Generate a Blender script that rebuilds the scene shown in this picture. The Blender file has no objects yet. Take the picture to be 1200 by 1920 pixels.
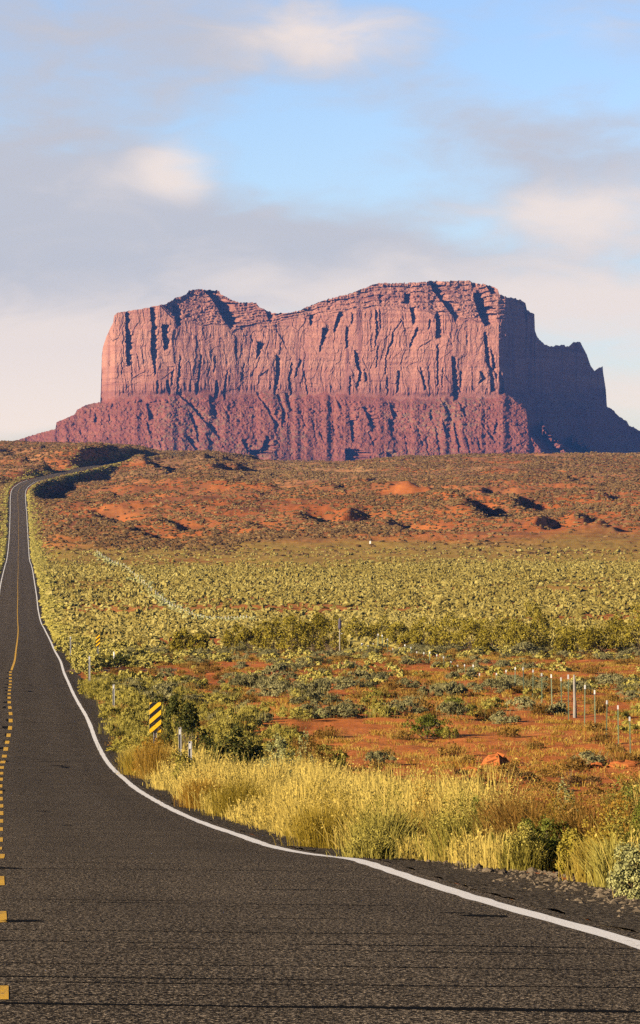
import bpy, math, random
import numpy as np
from mathutils import Vector

# ---------------------------------------------------------------- camera, world, sun, exposure
sc = bpy.context.scene
C = sc.collection
F = 6000.0          # focal length in photo pixels (photo is 1200 x 1920)
H = 900.0           # row of the true horizon
cam = bpy.data.objects.new("camera", bpy.data.cameras.new("camera"))
C.objects.link(cam)
cam.location = (0, 0, 0)
cam.rotation_euler = (math.radians(90), 0, 0)
cam.data.sensor_fit = 'VERTICAL'
cam.data.sensor_height = 36.0
cam.data.lens = 36.0 * F / 1920.0
cam.data.shift_y = -(960.0 - H) / 1920.0
cam.data.clip_start = 0.5
cam.data.clip_end = 60000
sc.camera = cam

SUN_EL = math.radians(18.0)
SUN_H = Vector((-0.83, -0.56, 0)).normalized()
SUN = Vector((SUN_H.x * math.cos(SUN_EL), SUN_H.y * math.cos(SUN_EL), math.sin(SUN_EL)))
sun = bpy.data.objects.new("sun", bpy.data.lights.new("sun", 'SUN'))
C.objects.link(sun)
sun.data.energy = 5.0
sun.data.angle = math.radians(0.5)
sun.data.color = (1.0, 0.83, 0.61)
sun.rotation_euler = SUN.to_track_quat('Z', 'Y').to_euler()

sc.view_settings.view_transform = 'Standard'
sc.view_settings.look = 'None'
sc.view_settings.gamma = 1.0
sc.view_settings.exposure = 1.05
sc.cycles.max_bounces = 5
sc.cycles.diffuse_bounces = 0
sc.cycles.transparent_max_bounces = 4
sc.cycles.volume_bounces = 0
sc.cycles.use_denoising = False
sc.cycles.sample_clamp_indirect = 4.0

world = bpy.data.worlds.new("World")
sc.world = world
world.use_nodes = True


class NT:
    """tiny helper to write node trees"""
    def __init__(self, tree):
        self.t = tree
        tree.nodes.clear()

    def n(self, kind, **kw):
        nd = self.t.nodes.new(kind)
        for k, v in kw.items():
            setattr(nd, k, v)
        return nd

    def link(self, a, b):
        self.t.links.new(a, b)

    def put(self, sock, v):
        if hasattr(v, 'is_output'):
            self.link(v, sock)
        else:
            sock.default_value = v

    def m(self, op, a, b=None, c=None, clamp=False):
        nd = self.n('ShaderNodeMath', operation=op, use_clamp=clamp)
        self.put(nd.inputs[0], a)
        if b is not None:
            self.put(nd.inputs[1], b)
        if c is not None:
            self.put(nd.inputs[2], c)
        return nd.outputs[0]

    def vmul(self, v, s):
        nd = self.n('ShaderNodeVectorMath', operation='MULTIPLY')
        self.put(nd.inputs[0], v)
        nd.inputs[1].default_value = s
        return nd.outputs[0]

    def noise(self, vec, scale, detail=4, rough=0.55, dist=0.0):
        nd = self.n('ShaderNodeTexNoise')
        self.put(nd.inputs['Vector'], vec)
        nd.inputs['Scale'].default_value = scale
        nd.inputs['Detail'].default_value = detail
        nd.inputs['Roughness'].default_value = rough
        nd.inputs['Distortion'].default_value = dist
        return nd.outputs['Fac']

    def ramp(self, fac, stops):
        nd = self.n('ShaderNodeValToRGB')
        self.put(nd.inputs[0], fac)
        e = nd.color_ramp.elements
        while len(e) < len(stops):
            e.new(0.5)
        for el, (p, c) in zip(e, stops):
            el.position = p
            el.color = (c[0], c[1], c[2], 1) if not isinstance(c, (int, float)) else (c, c, c, 1)
        return nd.outputs[0]

    def mix(self, fac, a, b, blend='MIX'):
        nd = self.n('ShaderNodeMix', data_type='RGBA', blend_type=blend)
        self.put(nd.inputs['Factor'], fac)
        for s, v in ((nd.inputs['A'], a), (nd.inputs['B'], b)):
            if hasattr(v, 'is_output'):
                self.link(v, s)
            else:
                s.default_value = (v[0], v[1], v[2], 1)
        return nd.outputs['Result']

    def smooth(self, v, a, b):
        nd = self.n('ShaderNodeMapRange', interpolation_type='SMOOTHSTEP')
        self.put(nd.inputs['Value'], v)
        nd.inputs['From Min'].default_value = a
        nd.inputs['From Max'].default_value = b
        return nd.outputs['Result']


# --- sky: Nishita air with thin evening clouds placed by azimuth and elevation (degrees)
w = NT(world.node_tree)
tc = w.n('ShaderNodeTexCoord')
sep = w.n('ShaderNodeSeparateXYZ')
w.link(tc.outputs['Generated'], sep.inputs[0])
az = w.m('MULTIPLY', w.m('ARCTAN2', sep.outputs[0], sep.outputs[1]), 57.2958)
el = w.m('MULTIPLY', w.m('ARCSINE', sep.outputs[2]), 57.2958)
sky = w.n('ShaderNodeTexSky', sky_type='NISHITA')
sky.sun_disc = False
sky.sun_elevation = SUN_EL
sky.sun_rotation = math.atan2(SUN_H.x, SUN_H.y)
sky.air_density = 1.0
sky.dust_density = 0.3
sky.ozone_density = 2.5
cmb = w.n('ShaderNodeCombineXYZ')
w.link(az, cmb.inputs[0])
w.link(w.m('MULTIPLY', el, 2.6), cmb.inputs[1])
nbig = w.noise(cmb.outputs[0], 0.22, 3, 0.5, 0.3)
nmid = w.noise(cmb.outputs[0], 0.55, 5, 0.52, 0.6)
nfine = w.noise(cmb.outputs[0], 1.6, 5, 0.55, 0.3)


def AZ(x):
    return math.degrees(math.atan((x - 600) / F))


def EL(y):
    return math.degrees(math.atan((H - y) / F))


def blobs(items):
    tot = None
    for (x, y, rx, ry, a) in items:
        dx = w.m('DIVIDE', w.m('SUBTRACT', az, AZ(x)), rx * 0.00955)
        dy = w.m('DIVIDE', w.m('SUBTRACT', el, EL(y)), ry * 0.00955)
        g = w.m('MULTIPLY', w.m('POWER', 2.718, w.m('MULTIPLY', w.m('ADD', w.m('MULTIPLY', dx, dx), w.m('MULTIPLY', dy, dy)), -1.0)), a)
        tot = g if tot is None else w.m('ADD', tot, g)
    return tot


cover = blobs([(120, 60, 420, 120, .55), (560, 80, 260, 80, .75), (80, 330, 330, 150, .95), (330, 360, 120, 75, .35), (300, 480, 420, 95, .9),
               (80, 560, 260, 110, .7), (600, 470, 260, 70, .5), (1050, 300, 230, 110, .75), (1120, 410, 270, 60, .6), (1150, 60, 150, 60, .45),
               (800, 190, 200, 90, .40), (420, 510, 220, 60, .35), (700, 520, 320, 70, .55), (60, 720, 220, 90, .75), (1130, 560, 260, 100, .7), (1180, 750, 160, 60, .55),
               (600, 680, 900, 130, .40), (40, 740, 260, 110, .5), (1190, 640, 200, 60, .3), (560, 270, 190, 110, -.55), (960, 110, 200, 90, -.35), (200, 540, 70, 60, -.35), (880, 440, 90, 30, -.3), (1150, 670, 130, 60, -.45)])
cov = w.m('ADD', w.m('ADD', w.m('MULTIPLY', w.m('SUBTRACT', nmid, 0.5), 1.25), w.m('MULTIPLY', w.m('SUBTRACT', nfine, 0.5), 0.42)), cover)
outside = w.m('MULTIPLY', w.smooth(nbig, 0.42, 0.7), w.smooth(w.m('ABSOLUTE', az), 8.0, 20.0))
mask = w.m('MAXIMUM', w.smooth(cov, -0.14, 1.0), outside)
mask = w.m('MULTIPLY', mask, 0.86)
warm = blobs([(340, 320, 70, 60, .85), (250, 340, 170, 60, .35), (600, 70, 190, 70, .8), (1080, 400, 240, 60, .8), (60, 740, 280, 130, 1.4), (1150, 600, 260, 120, .75), (640, 530, 360, 60, .45), (1100, 60, 120, 40, .5), (30, 830, 300, 60, .5), (600, 700, 800, 150, .7), (1190, 760, 160, 60, .6)])
lowglow = w.m('MULTIPLY', w.m('SUBTRACT', 1.0, w.smooth(el, 0.4, 3.6)), .75)
warmf = w.m('MAXIMUM', lowglow, w.smooth(w.m('ADD', warm, w.m('MULTIPLY', w.m('SUBTRACT', nmid, 0.5), 0.9)), 0.05, 0.95))
K = 4.7    # cloud radiance in the units of the Nishita sky (background strength 0.1)
grey = (0.60 * K, 0.575 * K, 0.60 * K)
cream = (1.02 * K, 0.84 * K, 0.71 * K)
ccol = w.mix(warmf, grey, cream)
ccol = w.mix(w.m('MULTIPLY', lowglow, .55), ccol, (1.50 * K, 1.20 * K, .88 * K))
skyc = w.mix(1.0, sky.outputs[0], (0.74, 0.74, 0.88), 'MULTIPLY')
skyf = w.mix(mask, skyc, ccol)
deep = w.smooth(el, 9.5, 26.0)     # sky overhead dimmed by hand to cut fill light in the shadows
skyf = w.mix(deep, skyf, w.mix(1.0, skyf, (0.12, 0.16, 0.26), 'MULTIPLY'))
bg = w.n('ShaderNodeBackground')
w.link(skyf, bg.inputs[0])
bg.inputs[1].default_value = 0.1
wo = w.n('ShaderNodeOutputWorld')
w.link(bg.outputs[0], wo.inputs[0])

rng = np.random.default_rng(7)
random.seed(7)


# ---------------------------------------------------------------- numeric helpers
def _hash(ix, iy, seed):
    h = (ix.astype(np.int64) * 374761393 + iy.astype(np.int64) * 668265263 + seed * 974634777) & 0x7fffffff
    h = ((h ^ (h >> 13)) * 1274126177) & 0x7fffffff
    h = (h ^ (h >> 16)) & 0xffffff
    return h / float(0xffffff)


def vn(x, y, seed=0):
    """value noise, -1..1"""
    x = np.asarray(x, float)
    y = np.asarray(y, float)
    x, y = np.broadcast_arrays(x, y)
    ix = np.floor(x)
    iy = np.floor(y)
    fx = x - ix
    fy = y - iy
    fx = fx * fx * fx * (fx * (fx * 6 - 15) + 10)
    fy = fy * fy * fy * (fy * (fy * 6 - 15) + 10)
    a = _hash(ix, iy, seed)
    b = _hash(ix + 1, iy, seed)
    c = _hash(ix, iy + 1, seed)
    d = _hash(ix + 1, iy + 1, seed)
    return ((a * (1 - fx) + b * fx) * (1 - fy) + (c * (1 - fx) + d * fx) * fy) * 2 - 1


def fbm(x, y, seed=0, oct=4, gain=0.5):
    t = 0
    a = 1.0
    n = 0
    for k in range(oct):
        t = t + a * vn(x * 2 ** k + 17.3 * k, y * 2 ** k - 9.1 * k, seed + k)
        n += a
        a *= gain
    return t / n


def ridged(x, y, seed=0, oct=4, gain=0.5):
    t = 0
    a = 1.0
    n = 0
    for k in range(oct):
        t = t + a * (1 - 2 * np.abs(vn(x * 2 ** k + 11.7 * k, y * 2 ** k + 5.3 * k, seed + k)))
        n += a
        a *= gain
    return t / n


def sstep(a, b, v):
    t = np.clip((v - a) / (b - a), 0, 1)
    return t * t * (3 - 2 * t)


def pchip(xs, ys, x):
    xs = np.asarray(xs, float)
    ys = np.asarray(ys, float)
    h = np.diff(xs)
    dl = np.diff(ys) / h
    m = np.zeros_like(ys)
    m[1:-1] = np.where(dl[:-1] * dl[1:] > 0, 2 * dl[:-1] * dl[1:] / (dl[:-1] + dl[1:] + 1e-12 * np.sign(dl[:-1] + dl[1:] + 1e-30)), 0)
    m[0] = dl[0]
    m[-1] = dl[-1]
    x = np.clip(x, xs[0], xs[-1])
    i = np.clip(np.searchsorted(xs, x) - 1, 0, len(xs) - 2)
    t = (x - xs[i]) / h[i]
    return ((2 * t ** 3 - 3 * t ** 2 + 1) * ys[i] + (t ** 3 - 2 * t ** 2 + t) * h[i] * m[i]
            + (-2 * t ** 3 + 3 * t ** 2) * ys[i + 1] + (t ** 3 - t ** 2) * h[i] * m[i + 1])


# ---------------------------------------------------------------- scene helpers
def np_mesh(name, V, quads=None, tris=None, smooth=False):
    V = np.asarray(V, np.float32)
    nq = 0 if quads is None else len(quads)
    nt = 0 if tris is None else len(tris)
    me = bpy.data.meshes.new(name)
    me.vertices.add(len(V))
    me.vertices.foreach_set('co', V.ravel())
    loops = []
    if nq:
        loops.append(np.asarray(quads, np.int32).ravel())
    if nt:
        loops.append(np.asarray(tris, np.int32).ravel())
    loops = np.concatenate(loops)
    tot = np.concatenate([np.full(nq, 4, np.int32), np.full(nt, 3, np.int32)])
    st = np.concatenate([[0], np.cumsum(tot)[:-1]]).astype(np.int32)
    me.loops.add(len(loops))
    me.loops.foreach_set('vertex_index', loops)
    me.polygons.add(nq + nt)
    me.polygons.foreach_set('loop_start', st)
    me.polygons.foreach_set('loop_total', tot)
    me.polygons.foreach_set('use_smooth', np.full(nq + nt, bool(smooth)))
    me.update(calc_edges=True)
    me.validate()
    return me


def link(name, me, mat=None, parent=None):
    o = bpy.data.objects.new(name, me)
    C.objects.link(o)
    if mat is not None and me is not None and len(me.materials) == 0:
        me.materials.append(mat)
    if parent is not None:
        o.parent = parent
    return o


def tag(o, label=None, cat=None, group=None, kind=None):
    if label:
        o['label'] = label
    if cat:
        o['category'] = cat
    if group:
        o['group'] = group
    if kind:
        o['kind'] = kind
    return o


def empty(name, loc, rz=0.0):
    o = bpy.data.objects.new(name, None)
    C.objects.link(o)
    o.location = loc
    o.rotation_euler = (0, 0, rz)
    o.empty_display_size = 0.2
    return o


def copy_tree(o):
    c = o.copy()
    C.objects.link(c)
    for ch in list(o.children):
        k = ch.copy()
        C.objects.link(k)
        k.parent = c
    return c


def attr(me, name, vals):
    a = me.attributes.new(name, 'FLOAT', 'POINT')
    a.data.foreach_set('value', np.asarray(vals, np.float32))


class MB:
    """collects boxes, tubes and rings into one mesh"""
    def __init__(self):
        self.v = []
        self.f = []

    def box(self, x0, x1, y0, y1, z0, z1, taper=1.0):
        b = len(self.v)
        cx, cy = (x0 + x1) / 2, (y0 + y1) / 2
        for z, t in ((z0, 1.0), (z1, taper)):
            for x, y in ((x0, y0), (x1, y0), (x1, y1), (x0, y1)):
                self.v.append((cx + (x - cx) * t, cy + (y - cy) * t, z))
        self.f += [(b, b + 3, b + 2, b + 1), (b + 4, b + 5, b + 6, b + 7)]
        for k in range(4):
            j = (k + 1) % 4
            self.f.append((b + k, b + j, b + 4 + j, b + 4 + k))

    def tube(self, pts, rad, n=8):
        b = len(self.v)
        pts = [Vector(p) for p in pts]
        for i, p in enumerate(pts):
            t = (pts[min(i + 1, len(pts) - 1)] - pts[max(i - 1, 0)]).normalized()
            a = t.orthogonal().normalized()
            c = t.cross(a)
            r = rad[i] if isinstance(rad, (list, tuple)) else rad
            for k in range(n):
                an = 2 * math.pi * k / n
                self.v.append(tuple(p + a * math.cos(an) * r + c * math.sin(an) * r))
        for i in range(len(pts) - 1):
            for k in range(n):
                j = (k + 1) % n
                self.f.append((b + i * n + k, b + i * n + j, b + (i + 1) * n + j, b + (i + 1) * n + k))
        self.f.append(tuple(b + k for k in range(n))[::-1])
        e = b + (len(pts) - 1) * n
        self.f.append(tuple(e + k for k in range(n)))

    def build(self, name, mat, parent=None):
        me = bpy.data.meshes.new(name)
        me.from_pydata([tuple(v) for v in self.v], [], self.f)
        me.polygons.foreach_set('use_smooth', np.zeros(len(me.polygons), bool))
        me.update()
        return link(name, me, mat, parent)


# ---------------------------------------------------------------- materials
def material(name):
    m = bpy.data.materials.new(name)
    m.use_nodes = True
    t = NT(m.node_tree)
    out = t.n('ShaderNodeOutputMaterial')
    return m, t, out


def principled(t, out, col, rough=0.85, spec=0.2, bump=None, bstr=0.3, bdist=0.02, metal=0.0):
    p = t.n('ShaderNodeBsdfPrincipled')
    if hasattr(col, 'is_output'):
        t.link(col, p.inputs['Base Color'])
    else:
        p.inputs['Base Color'].default_value = (*col, 1)
    t.put(p.inputs['Roughness'], rough)
    p.inputs['Specular IOR Level'].default_value = spec
    p.inputs['Metallic'].default_value = metal
    if bump is not None:
        b = t.n('ShaderNodeBump')
        b.inputs['Strength'].default_value = bstr
        b.inputs['Distance'].default_value = bdist
        t.link(bump, b.inputs['Height'])
        t.link(b.outputs[0], p.inputs['Normal'])
    t.link(p.outputs[0], out.inputs[0])
    return p


def geo_pos(t):
    return t.n('ShaderNodeNewGeometry').outputs['Position']


def foliage_mat(name, dark, mid, light, trans=0.22, per_obj=0.5, isl=0.34):
    """leaves: colour wanders from leaf to leaf, clump to clump and plant to plant"""
    m, t, out = material(name)
    g = t.n('ShaderNodeNewGeometry')
    at = t.n('ShaderNodeAttribute', attribute_name='tint')
    oi = t.n('ShaderNodeObjectInfo')
    n1 = t.noise(g.outputs['Position'], 1.7, 3)
    v = t.m('ADD', t.m('MULTIPLY', g.outputs['Random Per Island'], isl), t.m('MULTIPLY', n1, 0.40))
    v = t.m('ADD', v, t.m('MULTIPLY', t.m('ADD', oi.outputs['Random'], at.outputs['Fac']), per_obj * 0.55))
    v = t.m('ADD', v, 0.0, clamp=True)
    col = t.ramp(v, [(0.12, dark), (0.5, mid), (0.92, light)])
    d = t.n('ShaderNodeBsdfDiffuse')
    t.link(col, d.inputs[0])
    tr = t.n('ShaderNodeBsdfTranslucent')
    t.link(col, tr.inputs[0])
    mx = t.n('ShaderNodeMixShader')
    mx.inputs[0].default_value = trans
    t.link(d.outputs[0], mx.inputs[1])
    t.link(tr.outputs[0], mx.inputs[2])
    t.link(mx.outputs[0], out.inputs[0])
    return m


M = {}
M['sage'] = foliage_mat('sage_leaves', (.10, .09, .036), (.23, .205, .085), (.36, .325, .15))
M['rabbit'] = foliage_mat('rabbitbrush_leaves', (.13, .11, .020), (.32, .265, .050), (.48, .41, .11))
M['scrub'] = foliage_mat('scrub_leaves', (.085, .064, .016), (.28, .215, .050), (.48, .40, .125))
M['darkscrub'] = foliage_mat('dark_scrub_leaves', (.045, .026, .011), (.145, .082, .032), (.31, .20, .080))
M['tamarisk'] = foliage_mat('thicket_leaves', (.085, .066, .007), (.28, .22, .028), (.48, .39, .075), 0.3)
M['juniper'] = foliage_mat('dark_green_leaves', (.018, .022, .006), (.055, .060, .016), (.20, .19, .05))
M['green'] = foliage_mat('fresh_green_leaves', (.07, .08, .012), (.17, .18, .03), (.32, .33, .08), 0.3)
M['pale'] = foliage_mat('pale_leaves', (.16, .16, .06), (.34, .33, .12), (.52, .50, .22))
M['brown'] = foliage_mat('russet_twigs', (.10, .05, .012), (.26, .14, .032), (.46, .30, .08), 0.3)
M['grass'] = foliage_mat('golden_grass_blades', (.13, .10, .010), (.37, .26, .036), (.60, .45, .11), 0.35, 1.05, .16)
M['tuft'] = foliage_mat('dry_grass_blades', (.18, .09, .012), (.36, .20, .03), (.54, .37, .09), 0.3)


def plain(name, col, rough=0.7, spec=0.3, vary=0.25, scale=6.0, metal=0.0):
    m, t, out = material(name)
    n = t.noise(geo_pos(t), scale, 4)
    c = t.mix(n, tuple(x * (1 - vary) for x in col), tuple(min(1, x * (1 + vary)) for x in col))
    principled(t, out, c, rough, spec, n, 0.15, 0.01, metal)
    return m


M['stem'] = plain('woody_stems', (.14, .095, .055))
M['yellow'] = plain('yellow_sheeting', (.85, .50, .012), 0.45, 0.4, .08)
M['black'] = plain('black_sheeting', (.012, .012, .013), 0.5, 0.4, .3)
M['alu'] = plain('weathered_aluminium', (.52, .51, .49), 0.5, 0.4, .15)
M['galv'] = plain('galvanised_steel', (.34, .33, .31), 0.55, 0.4, .2)
M['tpost'] = plain('green_painted_steel', (.13, .17, .10), 0.6, 0.3, .3)
M['white'] = plain('white_paint', (.78, .76, .72), 0.6, 0.3, .08)
M['greywood'] = plain('silvered_wood', (.27, .24, .20), 0.85, 0.15, .3, 9)
M['purple'] = plain('dark_purple_panel', (.055, .045, .075), 0.6, 0.3, .2)
M['redrock'] = plain('red_sandstone', (.40, .12, .034), 0.95, 0.1, .35, 5)
M['pebble'] = plain('grey_stones', (.15, .115, .075), 0.9, 0.2, .45, 14)

# ground: red desert soil, sandier and pale in places, thin dry grass on the valley floor
m, t, out = material('red_soil')
pos = geo_pos(t)
sp = t.n('ShaderNodeSeparateXYZ')
t.link(pos, sp.inputs[0])
sx, sy, sz = sp.outputs
nA = t.noise(pos, 0.012, 5, 0.6)
nB = t.noise(pos, 0.22, 5, 0.6)
nC = t.noise(pos, 2.2, 4, 0.6)
soil = t.ramp(t.m('ADD', t.m('MULTIPLY', nA, 0.55), t.m('MULTIPLY', nB, 0.45)),
              [(0.30, (.27, .074, .018)), (0.47, (.44, .130, .032)), (0.60, (.54, .185, .048)), (0.78, (.58, .30, .12))])
soil = t.mix(t.m('MULTIPLY', t.smooth(nC, .45, .75), 0.5), soil, (.25, .095, .035))
# straw-coloured dry grass cover of the flat valley floor
straw = t.ramp(nB, [(0.3, (.26, .18, .035)), (0.7, (.42, .30, .065))])
belt = t.m('MULTIPLY', t.smooth(sy, 440, 760), t.m('SUBTRACT', 1.0, t.smooth(t.m('ADD', sy, t.m('MULTIPLY', t.m('SUBTRACT', nA, .5), 500)), 1090, 1240)))
grassy = t.m('MULTIPLY', belt, t.smooth(t.m('ADD', nB, nA), 0.62, 0.92))
col = t.mix(t.m('MULTIPLY', grassy, 0.85), soil, straw)
# pale tan ground on the far rise
far = t.m('MULTIPLY', t.smooth(sy, 1550, 1900), t.smooth(nA, 0.38, 0.62))
col = t.mix(t.m('MULTIPLY', far, 0.75), col, (.40, .25, .12))
brown = t.m('MULTIPLY', t.smooth(sy, 1060, 1200), t.smooth(t.noise(pos, .03, 5, .65), .42, .62))
col = t.mix(t.m('MULTIPLY', brown, .65), col, (.20, .095, .045))
principled(t, out, col, 0.95, 0.05, t.m('ADD', nB, t.m('MULTIPLY', nC, 0.4)), 0.7, 0.25)
M['soil'] = m

# asphalt
m, t, out = material('worn_asphalt')
pos = geo_pos(t)
uv = t.n('ShaderNodeUVMap', uv_map='UVMap')
su = t.n('ShaderNodeSeparateXYZ')
t.link(uv.outputs[0], su.inputs[0])
n1 = t.noise(pos, 54, 2, 0.8)
n2 = t.noise(pos, 30, 3, 0.6)
n3 = t.noise(pos, 0.55, 5, 0.6)
base = t.ramp(n1, [(0.41, (.005, .004, .003)), (0.50, (.043, .034, .0235)), (0.57, (.130, .101, .069)), (0.64, (.52, .41, .285))])
cmb2 = t.n('ShaderNodeCombineXYZ')
t.link(su.outputs[0], cmb2.inputs[0])
t.link(t.m('MULTIPLY', su.outputs[1], 0.02), cmb2.inputs[1])
streak = t.noise(cmb2.outputs[0], 1.6, 5, 0.6)
track = t.m('COSINE', t.m('MULTIPLY', t.m('ABSOLUTE', su.outputs[0]), 3.5))
fac = t.m('ADD', t.m('MULTIPLY', t.m('SUBTRACT', streak, .5), .22), t.m('MULTIPLY', t.m('SUBTRACT', n3, .5), 0.7))
fac = t.m('ADD', fac, t.m('MULTIPLY', track, 0.05))
fac = t.m('MAXIMUM', t.m('ADD', fac, 1.05), .55)
vm = t.n('ShaderNodeVectorMath', operation='SCALE')
t.link(base, vm.inputs[0])
t.link(fac, vm.inputs['Scale'])
principled(t, out, vm.outputs[0], 0.95, 0.03, t.m('ADD', n1, n2), 0.8, 0.012)
M['asphalt'] = m


def paint(name, col, wear):
    m, t, out = material(name)
    pos = geo_pos(t)
    n = t.m('ADD', t.m('MULTIPLY', t.noise(pos, 38, 4, .65), .65), t.m('MULTIPLY', t.noise(pos, 2.5, 3), .35))
    c = t.mix(t.smooth(n, wear, wear + .16), col, (.10, .085, .065))
    principled(t, out, c, 0.7, 0.2, t.noise(pos, 80, 2), 0.4, 0.006)
    return m


M['line_white'] = paint('white_road_paint', (.88, .85, .79), 0.56)
M['line_yellow'] = paint('yellow_road_paint', (.72, .40, .02), 0.50)
M['tar_dark'] = plain('crack_tar_and_dark_patches', (.006, .0055, .005), 0.95, 0.02, .3)

m, t, out = material('shoulder_gravel')
pos = geo_pos(t)
nn = t.noise(pos, 26, 3, .75)
c = t.ramp(nn, [(.36, (.014, .011, .008)), (.5, (.075, .060, .042)), (.64, (.26, .21, .15))])
principled(t, out, c, .95, .02, nn, 1.0, .05)
M['gravel'] = m

m, t, out = material('packed_dirt')
pos = geo_pos(t)
nn = t.noise(pos, 1.2, 5, .65)
c = t.ramp(nn, [(.3, (.14, .085, .05)), (.7, (.26, .16, .095))])
principled(t, out, c, .95, .1, nn, .6, .1)
M['track'] = m


def rock_mat(name, talus):
    m, t, out = material(name)
    pos = geo_pos(t)
    strata = t.noise(t.vmul(pos, (.0025, .0025, .11)), 1.0, 5, .65, .4)
    broad = t.noise(t.vmul(pos, (.001, .001, .022)), 1.0, 3, .5)
    streak = t.noise(t.vmul(pos, (.085, .02, .0035)), 1.0, 5, .6, .3)
    patch = t.noise(pos, .012, 5, .6)
    fine = t.noise(pos, .22, 4, .7)
    szz = t.n('ShaderNodeSeparateXYZ')
    t.link(pos, szz.inputs[0])
    if not talus:
        c = t.ramp(strata, [(.30, (.25, .098, .066)), (.46, (.35, .150, .100)), (.56, (.41, .186, .122)), (.70, (.31, .126, .088))])
        c = t.mix(t.m('MULTIPLY', t.smooth(broad, .45, .62), .5), c, (.43, .215, .140))
        c = t.mix(t.m('MULTIPLY', t.smooth(streak, .50, .68), .72), c, (.17, .065, .056))
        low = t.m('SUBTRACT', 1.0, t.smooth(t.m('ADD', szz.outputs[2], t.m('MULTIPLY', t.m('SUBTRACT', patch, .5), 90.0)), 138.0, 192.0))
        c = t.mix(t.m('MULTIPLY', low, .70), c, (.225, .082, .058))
        c = t.mix(t.m('MULTIPLY', t.smooth(patch, .52, .70), .35), c, (.43, .225, .150))
        c = t.mix(t.m('MULTIPLY', t.smooth(fine, .5, .75), .35), c, (.30, .11, .075))
    else:
        c = t.ramp(t.m('ADD', t.m('MULTIPLY', patch, .5), t.m('MULTIPLY', strata, .5)), [(.32, (.16, .050, .032)), (.5, (.235, .074, .046)), (.66, (.30, .100, .062))])
        spots = t.noise(pos, .13, 3, .75)
        zone = t.noise(pos, .006, 4, .6)
        sc_ = t.m('MULTIPLY', t.smooth(spots, .47, .60), t.m('ADD', .22, t.m('MULTIPLY', t.smooth(zone, .46, .58), .65)))
        c = t.mix(sc_, c, (.21, .135, .070))
        c = t.mix(t.m('MULTIPLY', t.smooth(fine, .60, .72), .6), c, (.52, .24, .16))
    principled(t, out, c, .95, .05, t.m('ADD', fine, t.m('MULTIPLY', t.noise(pos, .6, 3), .5)), .8, 3.0)
    return m


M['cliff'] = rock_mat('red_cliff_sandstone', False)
M['talus'] = rock_mat('red_talus_rubble', True)

# ---------------------------------------------------------------- the road's course and the lie of the land
# (row, pixel column of the white edge line, depth in metres)
ROAD = [(1756, 1200, 17.5), (1728, 1100, 19.1), (1702, 1000, 21.0), (1675, 900, 23.4), (1645, 800, 26.3), (1613, 700, 30.1), (1604, 670, 31.6),
        (1596, 600, 35.1), (1589, 550, 38.3), (1578, 500, 42.3), (1561, 450, 47.0), (1545, 400, 52.9), (1526, 350, 60.5), (1502, 300, 70.7), (1472, 250, 85),
        (1460, 236, 90.5), (1440, 213, 101), (1420, 197, 112), (1400, 186, 121), (1380, 177, 130), (1360, 170, 138.5), (1340, 161, 147), (1320, 149, 157.5),
        (1300, 138, 172), (1280, 129, 192), (1260, 120, 212), (1240, 114, 242), (1220, 103, 287), (1200, 94, 342), (1180, 84, 420), (1160, 75, 500),
        (1140, 71, 548), (1120, 69, 590), (1100, 66, 640), (1064, 60, 815), (1047, 55, 1000), (1030, 53.8, 1094), (1000, 52, 1221), (960, 49.7, 1370),
        (930, 47.7, 1500), (918, 49, 1560), (910, 56, 1620), (903, 68, 1680), (896, 92, 1735), (890, 118, 1790), (882, 152, 1850), (872, 196, 1930),
        (862, 248, 2020), (855, 298, 2110), (850.5, 340, 2200), (848.5, 380, 2270), (850, 420, 2340), (854, 470, 2450), (866, 520, 2600)]
RD = np.array([p[2] for p in ROAD])
RX = np.array([(p[1] - 600) / F * p[2] for p in ROAD])
RZ = np.array([-(p[0] - H) / F * p[2] for p in ROAD])
# towards the camera the road climbs gently to the crest the photographer stands on
RD = np.concatenate([[-60, 0, 8, 12.5], RD])
RX = np.concatenate([[9.5, 3.5, 2.68, 2.24], RX])
RZ = np.concatenate([[0.0, -1.35, -1.78, -2.09], RZ])
LD = np.concatenate([np.linspace(-60, 10, 60), np.exp(np.linspace(math.log(10.3), math.log(2600), 1500))])
LDX = pchip(RD, RX, LD)
LDZ = pchip(RD, RZ, LD)


def smooth_in(v, wdt):
    k = np.ones(wdt) / wdt
    return np.convolve(np.pad(v, wdt // 2, mode='edge'), k, mode='valid')[:len(v)]


LDX[60:] = smooth_in(LDX, 9)[60:]
LDZ = smooth_in(LDZ, 9)
LDS = smooth_in(LDZ, 91)
LANE = 3.5


def road_x(d):
    return np.interp(d, LD, LDX) - LANE


def road_z(d):
    return np.interp(d, LD, LDZ)


CREST = [(-2000, 850), (-300, 838), (0, 832), (100, 833), (170, 835), (270, 840), (300, 848), (345, 850), (400, 847), (440, 857), (480, 865), (540, 869), (640, 870),
         (680, 866), (750, 860), (850, 857), (950, 855), (1050, 853), (1200, 853), (1600, 860), (3000, 870)]
CX = np.array([c[0] for c in CREST], float)
CY = np.array([c[1] for c in CREST], float)

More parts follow.
